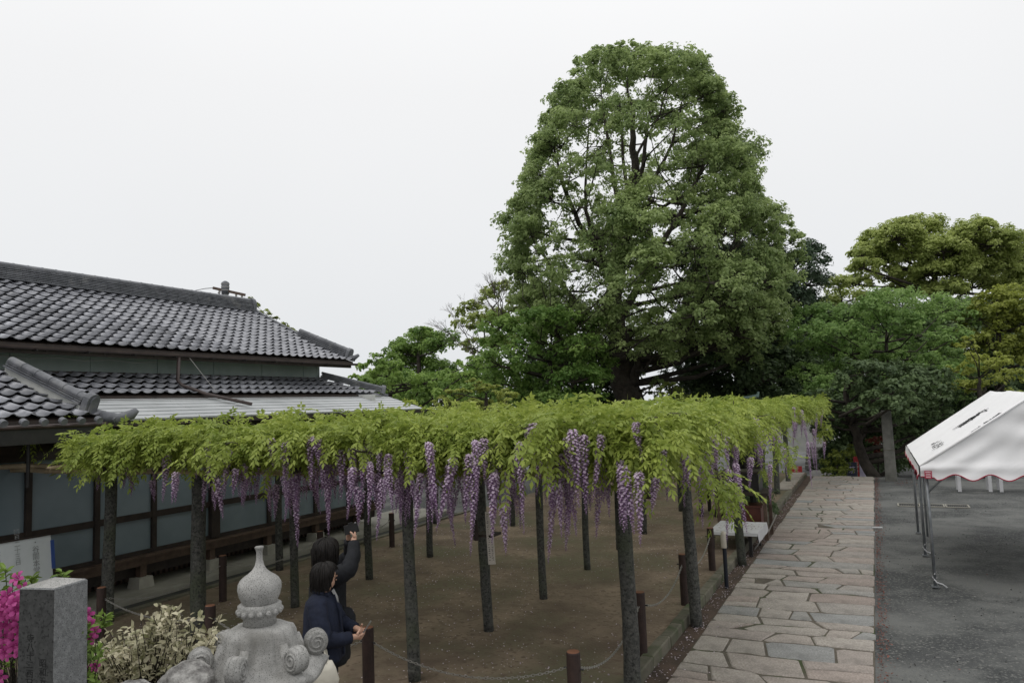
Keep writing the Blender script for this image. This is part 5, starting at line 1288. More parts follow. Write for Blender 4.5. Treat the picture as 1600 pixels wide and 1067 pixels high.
for _ in range(330):
    px = random.uniform(135, 340); lim = 990 - 45 * math.exp(-((px - 255) / 45) ** 2) + (px < 190) * (190 - px) * 0.35
    py = random.uniform(lim, 1110); tips.append(at(px, py, random.uniform(4.35, 5.15)))
for px, py in ((170, 985), (250, 945), (262, 952), (243, 960), (300, 962), (318, 955), (345, 958), (338, 968), (275, 968), (236, 978), (215, 990), (190, 985), (292, 975), (310, 985)): tips.append(at(px, py, 4.7))
shb = at(235, 1130, 4.8); shb.z = 0.75
shrub('variegated_shrub', 'cream-leaved variegated shrub between the marker post and the lantern', 'shrub', shb, tips, 'leaf_cream', 0.055, 0.24, 12, 'bark', 0.15, seed=45)
tips = []; random.seed(46)
for _ in range(150):
    px = random.uniform(-60, 160); py = random.uniform(920 if px < 45 else (955 if px > 128 else 935), 1120); tips.append(at(px, py, random.uniform(3.6, 4.15)))
for px, py in ((8, 888), (20, 905), (-5, 895), (40, 905), (50, 900), (92, 898), (97, 892), (150, 970), (160, 972), (145, 985), (165, 962), (30, 930), (5, 925)): tips.append(at(px, py, 3.75 if px < 90 else 3.9))
azb = at(40, 1130, 3.85); azb.z = 0.8
az = shrub('azalea_bush', 'azalea bush with magenta blossoms around the stone marker', 'azalea', azb, tips, 'leaf_azalea', 0.05, 0.20, 11, 'bark', 0.05, seed=47, rosette=True)
def blossom_mesh():
    V = []; F = []; T = []
    for k in range(5):
        a = 2 * math.pi * k / 5
        def pt(r_, da, z): return (r_ * math.cos(a + da), r_ * math.sin(a + da), z)
        i = len(V)
        V += [pt(.004, -.5, 0), pt(.004, .5, 0), pt(.014, -.55, .016), pt(.014, .55, .016), pt(.026, -.42, .021), pt(.027, .42, .021), pt(.036, -.16, .016), pt(.036, .16, .016)]
        F += [(i, i + 1, i + 3, i + 2), (i + 2, i + 3, i + 5, i + 4), (i + 4, i + 5, i + 7, i + 6)]; q = 0.25 + 0.12 * k; T += [0.05 + q * .3, q * .6 + .2, q * .6 + .35]
    o = np_mesh('blossom', np.array(V), np.array(F), np.array(T), 'azalea_petal'); me = o.data; bpy.data.objects.remove(o); return me
BL = blossom_mesh(); random.seed(48)
spots = [(10, 930), (25, 940), (0, 945), (28, 955), (35, 930), (15, 960), (8, 975), (30, 975), (20, 985), (5, 995), (33, 990), (25, 1000), (32, 1010), (12, 1005), (134, 985), (140, 995), (135, 960), (150, 985), (132, 1045), (140, 1050), (130, 1058), (146, 1040), (2, 1055), (5, 1020), (30, 1020), (-5, 960), (37, 920), (30, 905), (133, 972), (145, 978), (18, 948), (4, 935)]
for px, py in spots + [(random.uniform(-30, 36), random.uniform(925, 1030)) for _ in range(30)]:
    c = at(px, py, random.uniform(3.5, 3.62) if px < 100 else 3.78); o = bpy.data.objects.new('blossom', BL); COL.objects.link(o); o.parent = az; o.matrix_parent_inverse = az.matrix_basis.inverted()
    o.location = c; dv = Vector((-c.x + random.gauss(0, 1.5), -c.y + random.gauss(0, 1.5), 1.3 + random.gauss(0, 1.2))); o.rotation_euler = dv.to_track_quat('Z', 'Y').to_euler(); s_ = random.uniform(0.75, 1.15); o.scale = (s_, s_, s_)

# ================================================================== VISITORS
RZ = R(26.13)
def skin_body(name, verts, edges, mats, pick, parent, sub=2):
    """verts: {key: (pos, radius or (rx, ry))}; one continuous skinned figure"""
    keys = list(verts); me = bpy.data.meshes.new(name)
    me.from_pydata([verts[k][0] for k in keys], [(keys.index(a), keys.index(c)) for a, c in edges], [])
    o = bpy.data.objects.new(name, me); COL.objects.link(o)
    sm = o.modifiers.new('skin', 'SKIN'); sm.use_smooth_shade = True; sm.branch_smoothing = 0.4
    ss = o.modifiers.new('sub', 'SUBSURF'); ss.levels = sub; ss.render_levels = sub
    for i, k in enumerate(keys):
        r_ = verts[k][1]; sv = me.skin_vertices[0].data[i]; sv.radius = r_ if hasattr(r_, '__len__') else (r_, r_); sv.use_root = (i == 0)
    dg = bpy.context.evaluated_depsgraph_get(); m2 = bpy.data.meshes.new_from_object(o.evaluated_get(dg)); bpy.data.objects.remove(o)
    m2.materials.clear()
    for q in mats: m2.materials.append(MATS[q])
    for p in m2.polygons: p.material_index = pick(p.center); p.use_smooth = True
    m2.name = name
    return link(name, m2, parent, local=True)
def finger_edges(verts, edges, wrist, base, dirs):
    pass
def add_hand(verts, edges, tag_, wrist, elbow, curl_to, thumb):
    """palm, four unequal fingers bent towards curl_to, and a thumb from the side of the palm"""
    w_, e_ = Vector(verts[wrist][0]), Vector(verts[elbow][0]); d = (w_ - e_).normalized(); cu = Vector(curl_to).normalized(); cu = (cu - d * cu.dot(d)).normalized(); sd = d.cross(cu)
    if sd.dot(Vector(thumb)) < 0: sd = -sd
    verts[tag_ + 'palm'] = (w_ + d * 0.05, (0.026, 0.020)); edges.append((wrist, tag_ + 'palm'))
    for i, (off, ln) in enumerate(((0.026, 0.066), (0.009, 0.074), (-0.009, 0.068), (-0.026, 0.054))):
        a = w_ + d * 0.085 + sd * off; b_ = a + d * ln * 0.45 + cu * ln * 0.30; c = b_ + cu * ln * 0.55 + d * 0.004
        for k, p in enumerate((a, b_, c)): verts[f'{tag_}f{i}{k}'] = (p, (0.0095 - 0.001 * k,) * 2)
        edges += [(tag_ + 'palm', f'{tag_}f{i}0'), (f'{tag_}f{i}0', f'{tag_}f{i}1'), (f'{tag_}f{i}1', f'{tag_}f{i}2')]
    t0 = w_ + d * 0.035 + sd * 0.036; t1 = t0 + sd * 0.014 + d * 0.022 + cu * 0.022; t2 = t1 + d * 0.018 + cu * 0.026
    for k, p in enumerate((t0, t1, t2)): verts[f'{tag_}t{k}'] = (p, (0.0105 - 0.001 * k,) * 2)
    edges += [(tag_ + 'palm', tag_ + 't0'), (tag_ + 't0', tag_ + 't1'), (tag_ + 't1', tag_ + 't2')]
def loops(bb, secs, n=28, fold=0.0, seed=0):
    rs = random.Random(seed); rings = []; ph = rs.uniform(0, 6)
    for (cx, cy, z, rx, ry) in secs:
        rings.append([(cx + rx * math.cos(a) * (1 + fold * math.sin(7 * a + ph + z * 6)), cy + ry * math.sin(a) * (1 + fold * math.sin(5 * a + ph * 2 + z * 9)), z + 0.006 * math.sin(3 * a + ph)) for a in [2 * math.pi * i / n for i in range(n)]])
    bb.tube_rings(rings)
def sleeve(bb, pts, rads, n=14, seed=0):
    rs = random.Random(seed); P_ = []; Rr = []
    for i in range(len(pts) - 1):
        for k in range(5):
            t = k / 5; P_.append(Vector(pts[i]).lerp(Vector(pts[i + 1]), t)); Rr.append((rads[i] * (1 - t) + rads[i + 1] * t) * (1 + 0.05 * math.sin(i * 9 + k * 2.3 + seed)))
    P_.append(Vector(pts[-1])); Rr.append(rads[-1]); bb.tube(P_, Rr, n)
def head_parts(parent, c, yaw, pitch, h, hair_fn, body_me=None):
    """face features that sit on the head: nose, brow, lips, ear, eye"""
    m = Matrix.Translation(c) @ Euler((0, pitch, yaw)).to_matrix().to_4x4()
    T_ = lambda x, y, z: m @ Vector((x, y, z))
    return T_

# --- front visitor: navy jacket, looking up to the side --------------------------
p1 = atz(503, 880, 1.69); P1 = Vector((p1.x, p1.y, EZ))
per1 = thing('person', 'person in a navy jacket with short black hair looking up at the flowers', 'person', P1, RZ)
# local frame: x = picture right, y = away from the camera, z = up (feet at 0)
H1 = 1.585
v1 = {'pelvis': ((0, 0, 0.86), (0.14, 0.11)), 'waist': ((0.005, 0, 1.02), (0.125, 0.10)), 'chest': ((0.0, 0, 1.20), (0.14, 0.115)), 'neckb': ((0.005, 0, 1.335), (0.065, 0.065)), 'neck': ((0.025, 0, 1.385), (0.05, 0.05)), 'jaw': ((0.05, 0.0, 1.425), (0.062, 0.055)), 'head': ((0.045, 0, 1.485), (0.082, 0.078)), 'crown': ((0.03, 0, 1.535), (0.068, 0.066)),
      'shL': ((0.0, 0.16, 1.27), 0.062), 'elL': ((0.10, 0.22, 1.03), 0.045), 'wrL': ((0.27, 0.10, 1.00), 0.030), 'shR': ((0.0, -0.16, 1.27), 0.062), 'elR': ((0.08, -0.23, 1.02), 0.045), 'wrR': ((0.27, -0.08, 0.985), 0.030),
      'hipL': ((0, 0.09, 0.80), 0.085), 'knL': ((0.015, 0.095, 0.45), 0.058), 'anL': ((-0.01, 0.10, 0.08), 0.042), 'toL': ((0.12, 0.10, 0.035), 0.035), 'hipR': ((0, -0.09, 0.80), 0.085), 'knR': ((0.02, -0.095, 0.45), 0.058), 'anR': ((0.0, -0.10, 0.08), 0.042), 'toR': ((0.13, -0.10, 0.035), 0.035),
      'nose': ((0.104, 0.052, 1.476), (0.016, 0.016)), 'tip': ((0.120, 0.060, 1.468), (0.010, 0.010)), 'chin': ((0.088, 0.040, 1.412), (0.024, 0.022))}
e1 = [('pelvis', 'waist'), ('waist', 'chest'), ('chest', 'neckb'), ('neckb', 'neck'), ('neck', 'jaw'), ('jaw', 'head'), ('head', 'crown'), ('chest', 'shL'), ('shL', 'elL'), ('elL', 'wrL'), ('chest', 'shR'), ('shR', 'elR'), ('elR', 'wrR'), ('pelvis', 'hipL'), ('hipL', 'knL'), ('knL', 'anL'), ('anL', 'toL'), ('pelvis', 'hipR'), ('hipR', 'knR'), ('knR', 'anR'), ('anR', 'toR'), ('head', 'nose'), ('nose', 'tip'), ('jaw', 'chin')]
add_hand(v1, e1, 'r', 'wrR', 'elR', (0.3, 0.9, 0.2), (0, 0, 1)); add_hand(v1, e1, 'l', 'wrL', 'elL', (0.3, -0.9, 0.2), (0, 0, 1))
def pick1(c): return 0 if (c.z > 1.33 or (c.x > 0.24 and c.z > 0.8)) else 1
skin_body('body', v1, e1, ['skin', 'trousers_black'], pick1, per1)
jk = MB()
loops(jk, [(0.0, 0, 0.80, 0.178, 0.215), (0.0, 0, 0.83, 0.182, 0.222), (0.0, 0, 0.95, 0.172, 0.205), (0.0, 0, 1.08, 0.160, 0.195), (0.0, 0, 1.20, 0.150, 0.200), (-0.005, 0, 1.29, 0.125, 0.185), (0.0, 0, 1.335, 0.09, 0.12), (0.01, 0, 1.36, 0.072, 0.085)], 36, 0.05, 1)
sleeve(jk, [(-0.01, -0.15, 1.285), (0.03, -0.225, 1.15), (0.075, -0.235, 1.02), (0.17, -0.165, 0.99), (0.255, -0.09, 0.985)], [0.085, 0.082, 0.072, 0.062, 0.052], 14, 2)
sleeve(jk, [(-0.01, 0.15, 1.285), (0.03, 0.215, 1.15), (0.095, 0.225, 1.03), (0.18, 0.165, 1.01), (0.255, 0.11, 1.0)], [0.085, 0.082, 0.072, 0.062, 0.052], 14, 3)
jk.build('jacket', 'coat_navy', per1, smooth=True, local=True)
# open collar and shirt front
cl = MB(); cl.tube([(0.075, -0.075, 1.335), (0.0, -0.092, 1.365), (-0.06, -0.05, 1.385), (-0.07, 0.0, 1.39), (-0.06, 0.05, 1.385), (0.0, 0.092, 1.365), (0.075, 0.075, 1.335)], [0.016, 0.022, 0.024, 0.024, 0.024, 0.022, 0.016], 8)
cl.build('collar', 'coat_navy', per1, smooth=True, local=True)
MB().add([(0.128, -0.030, 1.30), (0.128, 0.03, 1.30), (0.160, 0.02, 1.10), (0.160, -0.02, 1.10), (0.09, -0.045, 1.365), (0.09, 0.045, 1.365)], [(0, 3, 2, 1), (4, 0, 1, 5)]).build('shirt_front', 'shirt_grey', per1, local=True)
MB().tube([(0.118, -0.062, 1.34), (0.155, -0.05, 1.2), (0.178, -0.04, 1.0), (0.185, -0.035, 0.84)], 0.007, 5).build('jacket_edge', 'coat_navy', per1, local=True)
def hair_shell(parent, c, rx, ry, rz, face_dir, cut, nape, seed, m='hair', nseg=40, nr=22):
    """cap of hair over the skull with strands: open towards the face"""
    bb = MB(); rs = random.Random(seed); rings = []
    ph = [rs.uniform(0, 6.28) for _ in range(3)]
    for j in range(nr + 1):
        t = j / nr; pol = t * R(nape)
        ring = []
        for k in range(nseg):
            a = 2 * math.pi * k / nseg; f = 0.5 + 0.5 * math.cos(a - face_dir)
            pm = min(pol, R(cut) + (R(nape) - R(cut)) * (1 - smoothstep(0.45, 0.80, f)))
            s_ = 1 + 0.028 * math.sin(9 * a + ph[0] + t * 3) * t + 0.018 * math.sin(17 * a + ph[1])
            drop = 0.0
            q = math.sin(min(pm, R(100))) ** 0.8; zz = math.cos(pm) if pm < R(100) else math.cos(R(100)) - (pm - R(100)) * 0.95
            ring.append((c[0] + rx * q * s_ * math.cos(a), c[1] + ry * q * s_ * math.sin(a), c[2] + rz * zz))
        rings.append(ring)
    bb.tube_rings(rings, cap=False); o = bb.build('hair', m, parent, smooth=True, local=True)
    lk = MB()
    for i in range(230):
        a0 = rs.uniform(0, 6.283); f = 0.5 + 0.5 * math.cos(a0 - face_dir); end = R(cut) + (R(nape) - R(cut)) * (1 - float(smoothstep(0.45, 0.80, f))); end *= rs.uniform(0.8, 1.10); st_ = rs.uniform(0.05, 0.5) * end
        pts = []; da = rs.uniform(-0.12, 0.12); lift = rs.uniform(1.0, 1.05)
        for j in range(7):
            pm = st_ + (end - st_) * j / 6; q = math.sin(min(pm, R(100))) ** 0.8; zz = math.cos(pm) if pm < R(100) else math.cos(R(100)) - (pm - R(100)) * 0.95; a = a0 + da * j / 6; ll = lift + 0.03 * math.sin(j * 1.1 + i)
            pts.append((c[0] + rx * q * ll * math.cos(a), c[1] + ry * q * ll * math.sin(a), c[2] + rz * zz * (1.02 if zz > 0 else 1.0)))
        lk.tube(pts, [0.003, 0.006, 0.0065, 0.006, 0.005, 0.004, 0.0015], 4, cap=False)
    tag(lk.build('hair_locks', m, parent, smooth=True, local=True), kind='stuff')
    return o
hair_shell(per1, (0.022, 0.0, 1.485), 0.118, 0.112, 0.115, R(32), 64, 146, 5)
# face details: eyes, brows, lips, ear
fc = MB()
for s2 in (-1, 1): fc.lathe([(0.001, -0.008), (0.010, -0.004), (0.011, 0.002), (0.001, 0.008)], 8, (0.100 - 0.022 * s2, 0.052 + s2 * 0.026, 1.489))
fc.build('eyes', 'hair', per1, smooth=True, local=True)
MB().tube([(0.112, 0.036, 1.436), (0.110, 0.052, 1.438), (0.098, 0.068, 1.436)], [0.003, 0.005, 0.003], 6).build('lips', 'skin', per1, smooth=True, local=True)
# things held by the front visitor
M1 = Matrix.Translation(P1) @ Euler((0, 0, RZ)).to_matrix().to_4x4()
ph_ = M1 @ Vector((0.372, 0.005, 1.03))
pho = thing('phone', 'small pale phone held in the hands of the person in navy', 'phone', ph_, RZ)
MB().box((0, 0, 0), (0.012, 0.07, 0.13), Euler((0, R(35), 0)).to_matrix()).build('case', 'silver', pho, local=True)
tot = thing('tote_bag', 'off-white cloth tote bag hanging at the side of the person in navy', 'bag', M1 @ Vector((0.02, -0.30, 0.57)), RZ)
tg = MB(); secs = []
for t, (hw2, th) in ((0, (0.06, 0.02)), (0.06, (0.13, 0.055)), (0.2, (0.17, 0.075)), (0.5, (0.185, 0.075)), (0.8, (0.165, 0.055)), (1.0, (0.145, 0.03))):
    secs.append((0.02 * math.sin(t * 3), 0, t * 0.30, hw2 * 0.88, th))
loops(tg, secs, 30, 0.05, 8); tg.build('sack', 'cream_cloth', tot, smooth=True, local=True)
for y_ in (-0.025, 0.025): MB().tube([(-0.09, y_, 0.29), (-0.03, y_ + 0.06, 0.37), (0.03, y_ + 0.08, 0.42), (0.06, y_ + 0.06, 0.37), (0.09, y_, 0.29)], 0.008, 6).build('strap', 'cream_cloth', tot, smooth=True, local=True)

# --- rear visitor: black coat, both arms raised with a camera -----------------------
p2 = atz(507, 840, 1.83); P2 = Vector((p2.x, p2.y, EZ))
per2 = thing('person', 'person in a black coat raising both arms to photograph the wisteria', 'person', P2, RZ)
v2 = {'pelvis': ((0.02, 0, 0.94), (0.15, 0.12)), 'waist': ((0.02, 0, 1.12), (0.13, 0.11)), 'chest': ((0.02, 0, 1.32), (0.15, 0.125)), 'neckb': ((0.01, 0, 1.455), (0.065, 0.065)), 'neck': ((0.02, 0, 1.50), (0.052, 0.052)), 'jaw': ((0.04, 0.0, 1.545), (0.066, 0.06)), 'head': ((0.03, 0, 1.612), (0.086, 0.084)), 'crown': ((0.01, 0, 1.668), (0.07, 0.07)),
      'shR': ((0.06, -0.16, 1.415), 0.066), 'elR': ((0.265, -0.20, 1.475), 0.05), 'wrR': ((0.275, -0.02, 1.685), 0.031), 'shL': ((0.06, 0.16, 1.41), 0.066), 'elL': ((0.20, 0.22, 1.52), 0.05), 'wrL': ((0.205, 0.10, 1.685), 0.031),
      'hipL': ((0.02, 0.095, 0.87), 0.09), 'knL': ((0.03, 0.10, 0.49), 0.06), 'anL': ((0.0, 0.105, 0.085), 0.045), 'toL': ((0.14, 0.105, 0.038), 0.038), 'hipR': ((0.02, -0.095, 0.87), 0.09), 'knR': ((0.03, -0.10, 0.49), 0.06), 'anR': ((0.01, -0.105, 0.085), 0.045), 'toR': ((0.15, -0.105, 0.038), 0.038),
      'nose': ((0.070, 0.082, 1.605), (0.015, 0.015)), 'tip': ((0.078, 0.102, 1.598), (0.009, 0.009)), 'chin': ((0.07, 0.06, 1.538), (0.025, 0.023))}
e2 = [e for e in e1 if not (e[0].startswith(('r', 'l')) and e[0] not in v2) and e[0] in v2 and e[1] in v2]
add_hand(v2, e2, 'r', 'wrR', 'elR', (-0.9, 0.1, 0.4), (0, 0.4, 1)); add_hand(v2, e2, 'l', 'wrL', 'elL', (0.9, -0.2, 0.4), (0, -0.4, 1))
skin_body('body', v2, e2, ['skin', 'trousers_black'], lambda c: 0 if ((c.z > 1.455 and c.x < 0.16) or c.z > 1.69) else 1, per2)
ck = MB()
loops(ck, [(0.02, 0, 0.62, 0.19, 0.225), (0.02, 0, 0.66, 0.195, 0.23), (0.02, 0, 0.90, 0.185, 0.22), (0.02, 0, 1.12, 0.165, 0.205), (0.03, 0, 1.30, 0.165, 0.215), (0.03, 0, 1.40, 0.145, 0.20), (0.02, 0, 1.455, 0.095, 0.13), (0.02, 0, 1.49, 0.075, 0.085)], 36, 0.045, 4)
sleeve(ck, [(0.03, -0.14, 1.40), (0.15, -0.20, 1.42), (0.262, -0.20, 1.47), (0.292, -0.11, 1.58), (0.278, -0.025, 1.68)], [0.098, 0.090, 0.080, 0.066, 0.052], 14, 5)
sleeve(ck, [(0.03, 0.14, 1.40), (0.12, 0.20, 1.44), (0.20, 0.215, 1.52), (0.208, 0.16, 1.60), (0.205, 0.105, 1.68)], [0.098, 0.090, 0.078, 0.064, 0.050], 14, 6)
ck.build('coat', 'coat_black', per2, smooth=True, local=True)
MB().tube([(0.09, -0.085, 1.465), (0.0, -0.105, 1.49), (-0.07, -0.05, 1.51), (-0.08, 0, 1.515), (-0.07, 0.05, 1.51), (0.0, 0.105, 1.49), (0.09, 0.085, 1.465)], [0.018, 0.026, 0.03, 0.03, 0.03, 0.026, 0.018], 8).build('collar', 'coat_black', per2, smooth=True, local=True)
hair_shell(per2, (0.012, 0.0, 1.60), 0.125, 0.122, 0.130, R(62), 60, 140, 9)
MB().lathe([(0.001, -0.02), (0.013, -0.012), (0.015, 0.004), (0.008, 0.018), (0.001, 0.02)], 10, (0.118, -0.03, 1.595)).build('ear', 'skin', per2, smooth=True, local=True)
M2 = Matrix.Translation(P2) @ Euler((0, 0, RZ)).to_matrix().to_4x4()
cm = thing('compact_camera', 'black camera held up in front of the person in the black coat', 'camera', M2 @ Vector((0.245, 0.03, 1.80)), RZ)
cr = Euler((R(0), R(-12), R(8))).to_matrix()
MB().box((0, 0, 0), (0.135, 0.045, 0.082), cr, taper=0.94).build('body', 'camera_black', cm, local=True)
MB().tube([cr @ Vector((0, 0.022, 0)), cr @ Vector((0, 0.085, 0.0))], [0.034, 0.031], 18).build('lens', 'camera_black', cm, local=True)
MB().box(cr @ Vector((0.0, 0, 0.049)), (0.04, 0.03, 0.016), cr).build('viewfinder', 'camera_black', cm, local=True)
MB().tube([cr @ Vector((0.045, 0, 0.043)), cr @ Vector((0.045, 0, 0.05))], 0.009, 10).build('shutter_button', 'silver', cm, local=True)
bgp = thing('shoulder_bag', 'black shoulder bag with a metal clasp against the black coat', 'bag', M2 @ Vector((0.19, -0.16, 1.0)), RZ)
bb = MB(); loops(bb, [(0, 0, -0.13, 0.10, 0.05), (0, 0, -0.10, 0.125, 0.07), (0, 0, 0.06, 0.12, 0.065), (0, 0, 0.12, 0.09, 0.04), (0, 0, 0.135, 0.05, 0.02)], 24, 0.02, 3); bb.build('sack', 'coat_black', bgp, smooth=True, local=True)
MB().tube([(0.03 * math.cos(t * 0.9) * 0.5 - 0.04, -0.072, 0.06 - 0.012 * t) for t in range(7)], 0.004, 5).build('clasp', 'silver', bgp, local=True)
MB().tube([(-0.07, 0.0, 0.11), (-0.13, 0.01, 0.30), (-0.12, 0.06, 0.44)], 0.012, 6).build('strap', 'coat_black', bgp, local=True)

# ================================================================== TREES
def make_tree(name, label, base, stems, lobes, leaf, lsize, per_m2, m, trunk_r=0.3, bark='bark', aspect=0.6, flat=0.0, sub=34, gap=None, seed=1, twigs=True, spread=0.20, group=None, tint0=0.5, cat='tree', low=-0.45):
    """stems: list of (points, r0, r1); lobes: list of (centre, radii) filling the crown; leaves sit in clumps on the lobes"""
    global rng
    random.seed(seed); rng = np.random.default_rng(seed)
    root = thing(name, label, cat, base, group=group)
    tb = MB(); nodes = []
    for pts, r0, r1 in stems:
        pts = [Vector(p) for p in pts]; dense = []
        for i in range(len(pts) - 1):
            for k in range(4): dense.append(pts[i].lerp(pts[i + 1], k / 4))
        dense.append(pts[-1]); n = len(dense)
        rr = [r0 + (r1 - r0) * (i / (n - 1)) ** 0.8 for i in range(n)]
        dense = [p + Vector((random.gauss(0, r0 * 0.12), random.gauss(0, r0 * 0.12), 0)) * (0 < i < n - 1) for i, p in enumerate(dense)]
        tb.tube(dense, rr, 9); nodes += list(zip(dense, rr))
    brb = MB(); P = []; N = []; S = []; T = []
    for c, rad in lobes:
        c = Vector(c); rad = Vector(rad) if hasattr(rad, '__len__') else Vector((rad,) * 3); rm = (rad.x * rad.y * rad.z) ** (1 / 3)
        cand = [(q, r) for q, r in nodes if q.z < c.z - 0.15 * (c - q).length] or nodes
        q, r = min(cand, key=lambda a: (a[0] - c).length + 0.3 * random.random() * rm)
        mid = q.lerp(c, 0.5) + Vector((random.gauss(0, 0.15), random.gauss(0, 0.15), -0.10 + random.gauss(0, 0.1))) * (c - q).length * 0.5
        r1 = min(r * 0.6, 0.02 + 0.035 * (c - q).length * 0.6 + 0.03)
        tb.tube([q, mid, c], [r1, r1 * 0.7, r1 * 0.35], 6)
        lt = random.uniform(-0.16, 0.16)
        area = 4 * math.pi * rm * rm; nleaf = int(per_m2 * area)
        cl = max(6, int(sub * rm ** 1.2))
        dirs = unit(rng.normal(size=(cl, 3))); dirs[:, 2] = np.where(dirs[:, 2] < low, -dirs[:, 2] * 0.7, dirs[:, 2])
        cc = np.array(c)[None] + dirs * np.array(rad)[None] * rng.uniform(0.62, 1.08, cl)[:, None]
        if gap is not None:
            k_ = np.array([not gap(p_) for p_ in cc]); cc, dirs = cc[k_], dirs[k_]; cl = len(cc)
            if cl == 0: continue
            nleaf = int(nleaf * cl / max(6, int(sub * rm ** 1.2)))
        if twigs:
            for p_ in cc[::2]:
                brb.tube([c, c.lerp(Vector(p_), 0.55) + Vector((0, 0, -0.05)), Vector(p_)], [r1 * 0.3, r1 * 0.2, 0.008], 4, cap=False)
        idx = rng.integers(0, cl, nleaf); sig = rm * spread
        od_ = unit(rng.normal(size=(nleaf, 3))); od_[:, 2] = np.where((od_[:, 2] < 0) & (rng.random(nleaf) < 0.6), -od_[:, 2], od_[:, 2])
        off = od_ * (rng.random(nleaf) ** 0.45 * sig * 1.75)[:, None] * np.array([1, 1, 0.85 if not flat else 0.38])[None]
        p = cc[idx] + off
        P.append(p); N.append(unit(dirs[idx] * 0.35 + od_ * 0.75 + np.array([0, 0, 0.5 + flat])[None] + rng.normal(scale=0.42, size=(nleaf, 3))))
        S.append(lsize * rng.uniform(0.55, 1.45, nleaf)); ct = rng.normal(scale=0.13, size=cl)
        T.append(tint0 + lt + ct[idx] + rng.normal(scale=0.10, size=nleaf) + 0.08 * od_[:, 2])
    tr = tb.build('trunk', bark, root, smooth=True)
    if twigs and brb.v: tag(brb.build('twigs', bark, root), kind='stuff')
    P = np.concatenate(P); N = np.concatenate(N); S = np.concatenate(S); T = np.concatenate(T)
    V, Fq = leaf_quads(P, N, S, aspect)
    o = np_mesh('crown', V, Fq, T, leaf, root); tag(o, kind='stuff')
    return root
def lob(d, lst, sq=0.8, jit=1.5, seed=0):
    """crown lobes from outline readings (x, y, radius in photo pixels) at distance d, spread in depth"""
    rs = random.Random(seed); out = []
    for (px, py, r) in lst:
        dd = d + rs.uniform(-jit, jit); rr = r * d / F_PX
        out.append((at(px, py, dd), (rr, rr, rr * sq)))
    return out
def fill(d, px0, px1, py0, py1, n, r, sq=0.8, jit=2.0, seed=0, inside=None):
    rs = random.Random(seed); pts = []; tries = 0
    while len(pts) < n and tries < 6000:
        tries += 1; p = (rs.uniform(px0, px1), rs.uniform(py0, py1))
        if inside and not inside(*p): continue
        if all(math.hypot(p[0] - q[0], p[1] - q[1]) > r * 0.75 for q in pts): pts.append(p)
    return lob(d, [(p[0], p[1], r * rs.uniform(0.8, 1.2)) for p in pts], sq, jit, seed)

# --- the great camphor -------------------------------------------------------
DB = 35.0
prof_y = [70, 100, 150, 200, 250, 300, 350, 400, 450, 500, 560]
prof_l = [960, 900, 872, 845, 828, 815, 812, 798, 802, 830, 870]
prof_r = [1065, 1108, 1130, 1150, 1165, 1185, 1205, 1228, 1236, 1222, 1170]
def in_big(px, py):
    if py < 108 + 34 * ((px - 1000) / 112) ** 4 or py > 560: return False
    return np.interp(py, prof_y, prof_l) + 6 < px < np.interp(py, prof_y, prof_r) - 6
rs = random.Random(3); lobes = []
pts = []; tries = 0
while tries < 14000 and len(pts) < 150:
    tries += 1; px, py = rs.uniform(800, 1240), rs.uniform(88, 560)
    if not in_big(px, py): continue
    l, r = np.interp(py, prof_y, prof_l), np.interp(py, prof_y, prof_r); cxp = (l + r) / 2; hw = (r - l) / 2
    u = (px - cxp) / hw
    side = rs.choice((-1, 1)); dz = side * math.sqrt(max(0, 1 - u * u)) * hw * DB / F_PX * rs.uniform(0.55, 1.0)
    if all((px - q[0]) ** 2 + (py - q[1]) ** 2 + ((dz - q[2]) * 33 * 0.8) ** 2 > 41 ** 2 for q in pts): pts.append((px, py, dz))
for px, py, dz in pts:
    rr = rs.uniform(32, 44) * DB / F_PX
    lobes.append((at(px, py, DB + dz), (rr, rr, rr * 0.85)))
for py_ in range(126, 520, 20):      # lobes closing the outline
    for side_x in (np.interp(py_, prof_y, prof_l) + 20, np.interp(py_, prof_y, prof_r) - 20):
        rr = rs.uniform(20, 27) * DB / F_PX; lobes.append((at(side_x + rs.uniform(-5, 5), py_, DB + rs.uniform(-2.2, 2.2)), (rr, rr, rr * 0.9)))
for px_ in range(915, 1100, 24):
    rr = rs.uniform(20, 26) * DB / F_PX; lobes.append((at(px_, 90 + 34 * ((px_ - 1000) / 108) ** 4 + rs.uniform(-4, 4), DB + rs.uniform(-2, 2)), (rr, rr, rr * 0.9)))
for q in ((1235, 380, 26), (1243, 410, 22), (1225, 440, 30), (1205, 480, 34), (1220, 350, 20), (1195, 530, 32), (1160, 560, 30), (1005, 84, 16), (1040, 88, 16), (970, 92, 18), (1000, 560, 26), (985, 590, 22), (1020, 540, 30), (1008, 572, 14), (1028, 600, 13), (1012, 612, 10)):
    rr = q[2] * DB / F_PX; lobes.append((at(q[0], q[1], DB + rs.uniform(-2, 2)), (rr, rr, rr * 0.85)))
HOLES = [(1010, 195, 46, 62), (985, 265, 34, 42), (1050, 285, 36, 34), (905, 235, 34, 36), (870, 275, 30, 22), (900, 330, 44, 36), (940, 300, 22, 30), (865, 400, 40, 42), (905, 440, 34, 46), (1030, 330, 34, 28), (1040, 455, 44, 40), (935, 180, 28, 26), (880, 355, 36, 34), (1075, 230, 22, 30), (960, 470, 22, 30), (1090, 400, 30, 24), (1020, 395, 30, 30), (966, 500, 18, 55), (984, 580, 26, 40), (1000, 230, 40, 50), (915, 290, 36, 40), (890, 390, 40, 40)]
HW = [(at(a, b_, DB), c * DB / F_PX, d_ * DB / F_PX) for a, b_, c, d_ in HOLES]
VX = Vector(RM[:, 0]); VY = Vector(RM[:, 1]); VZ = Vector(-RM[:, 2])
rgap = random.Random(9)
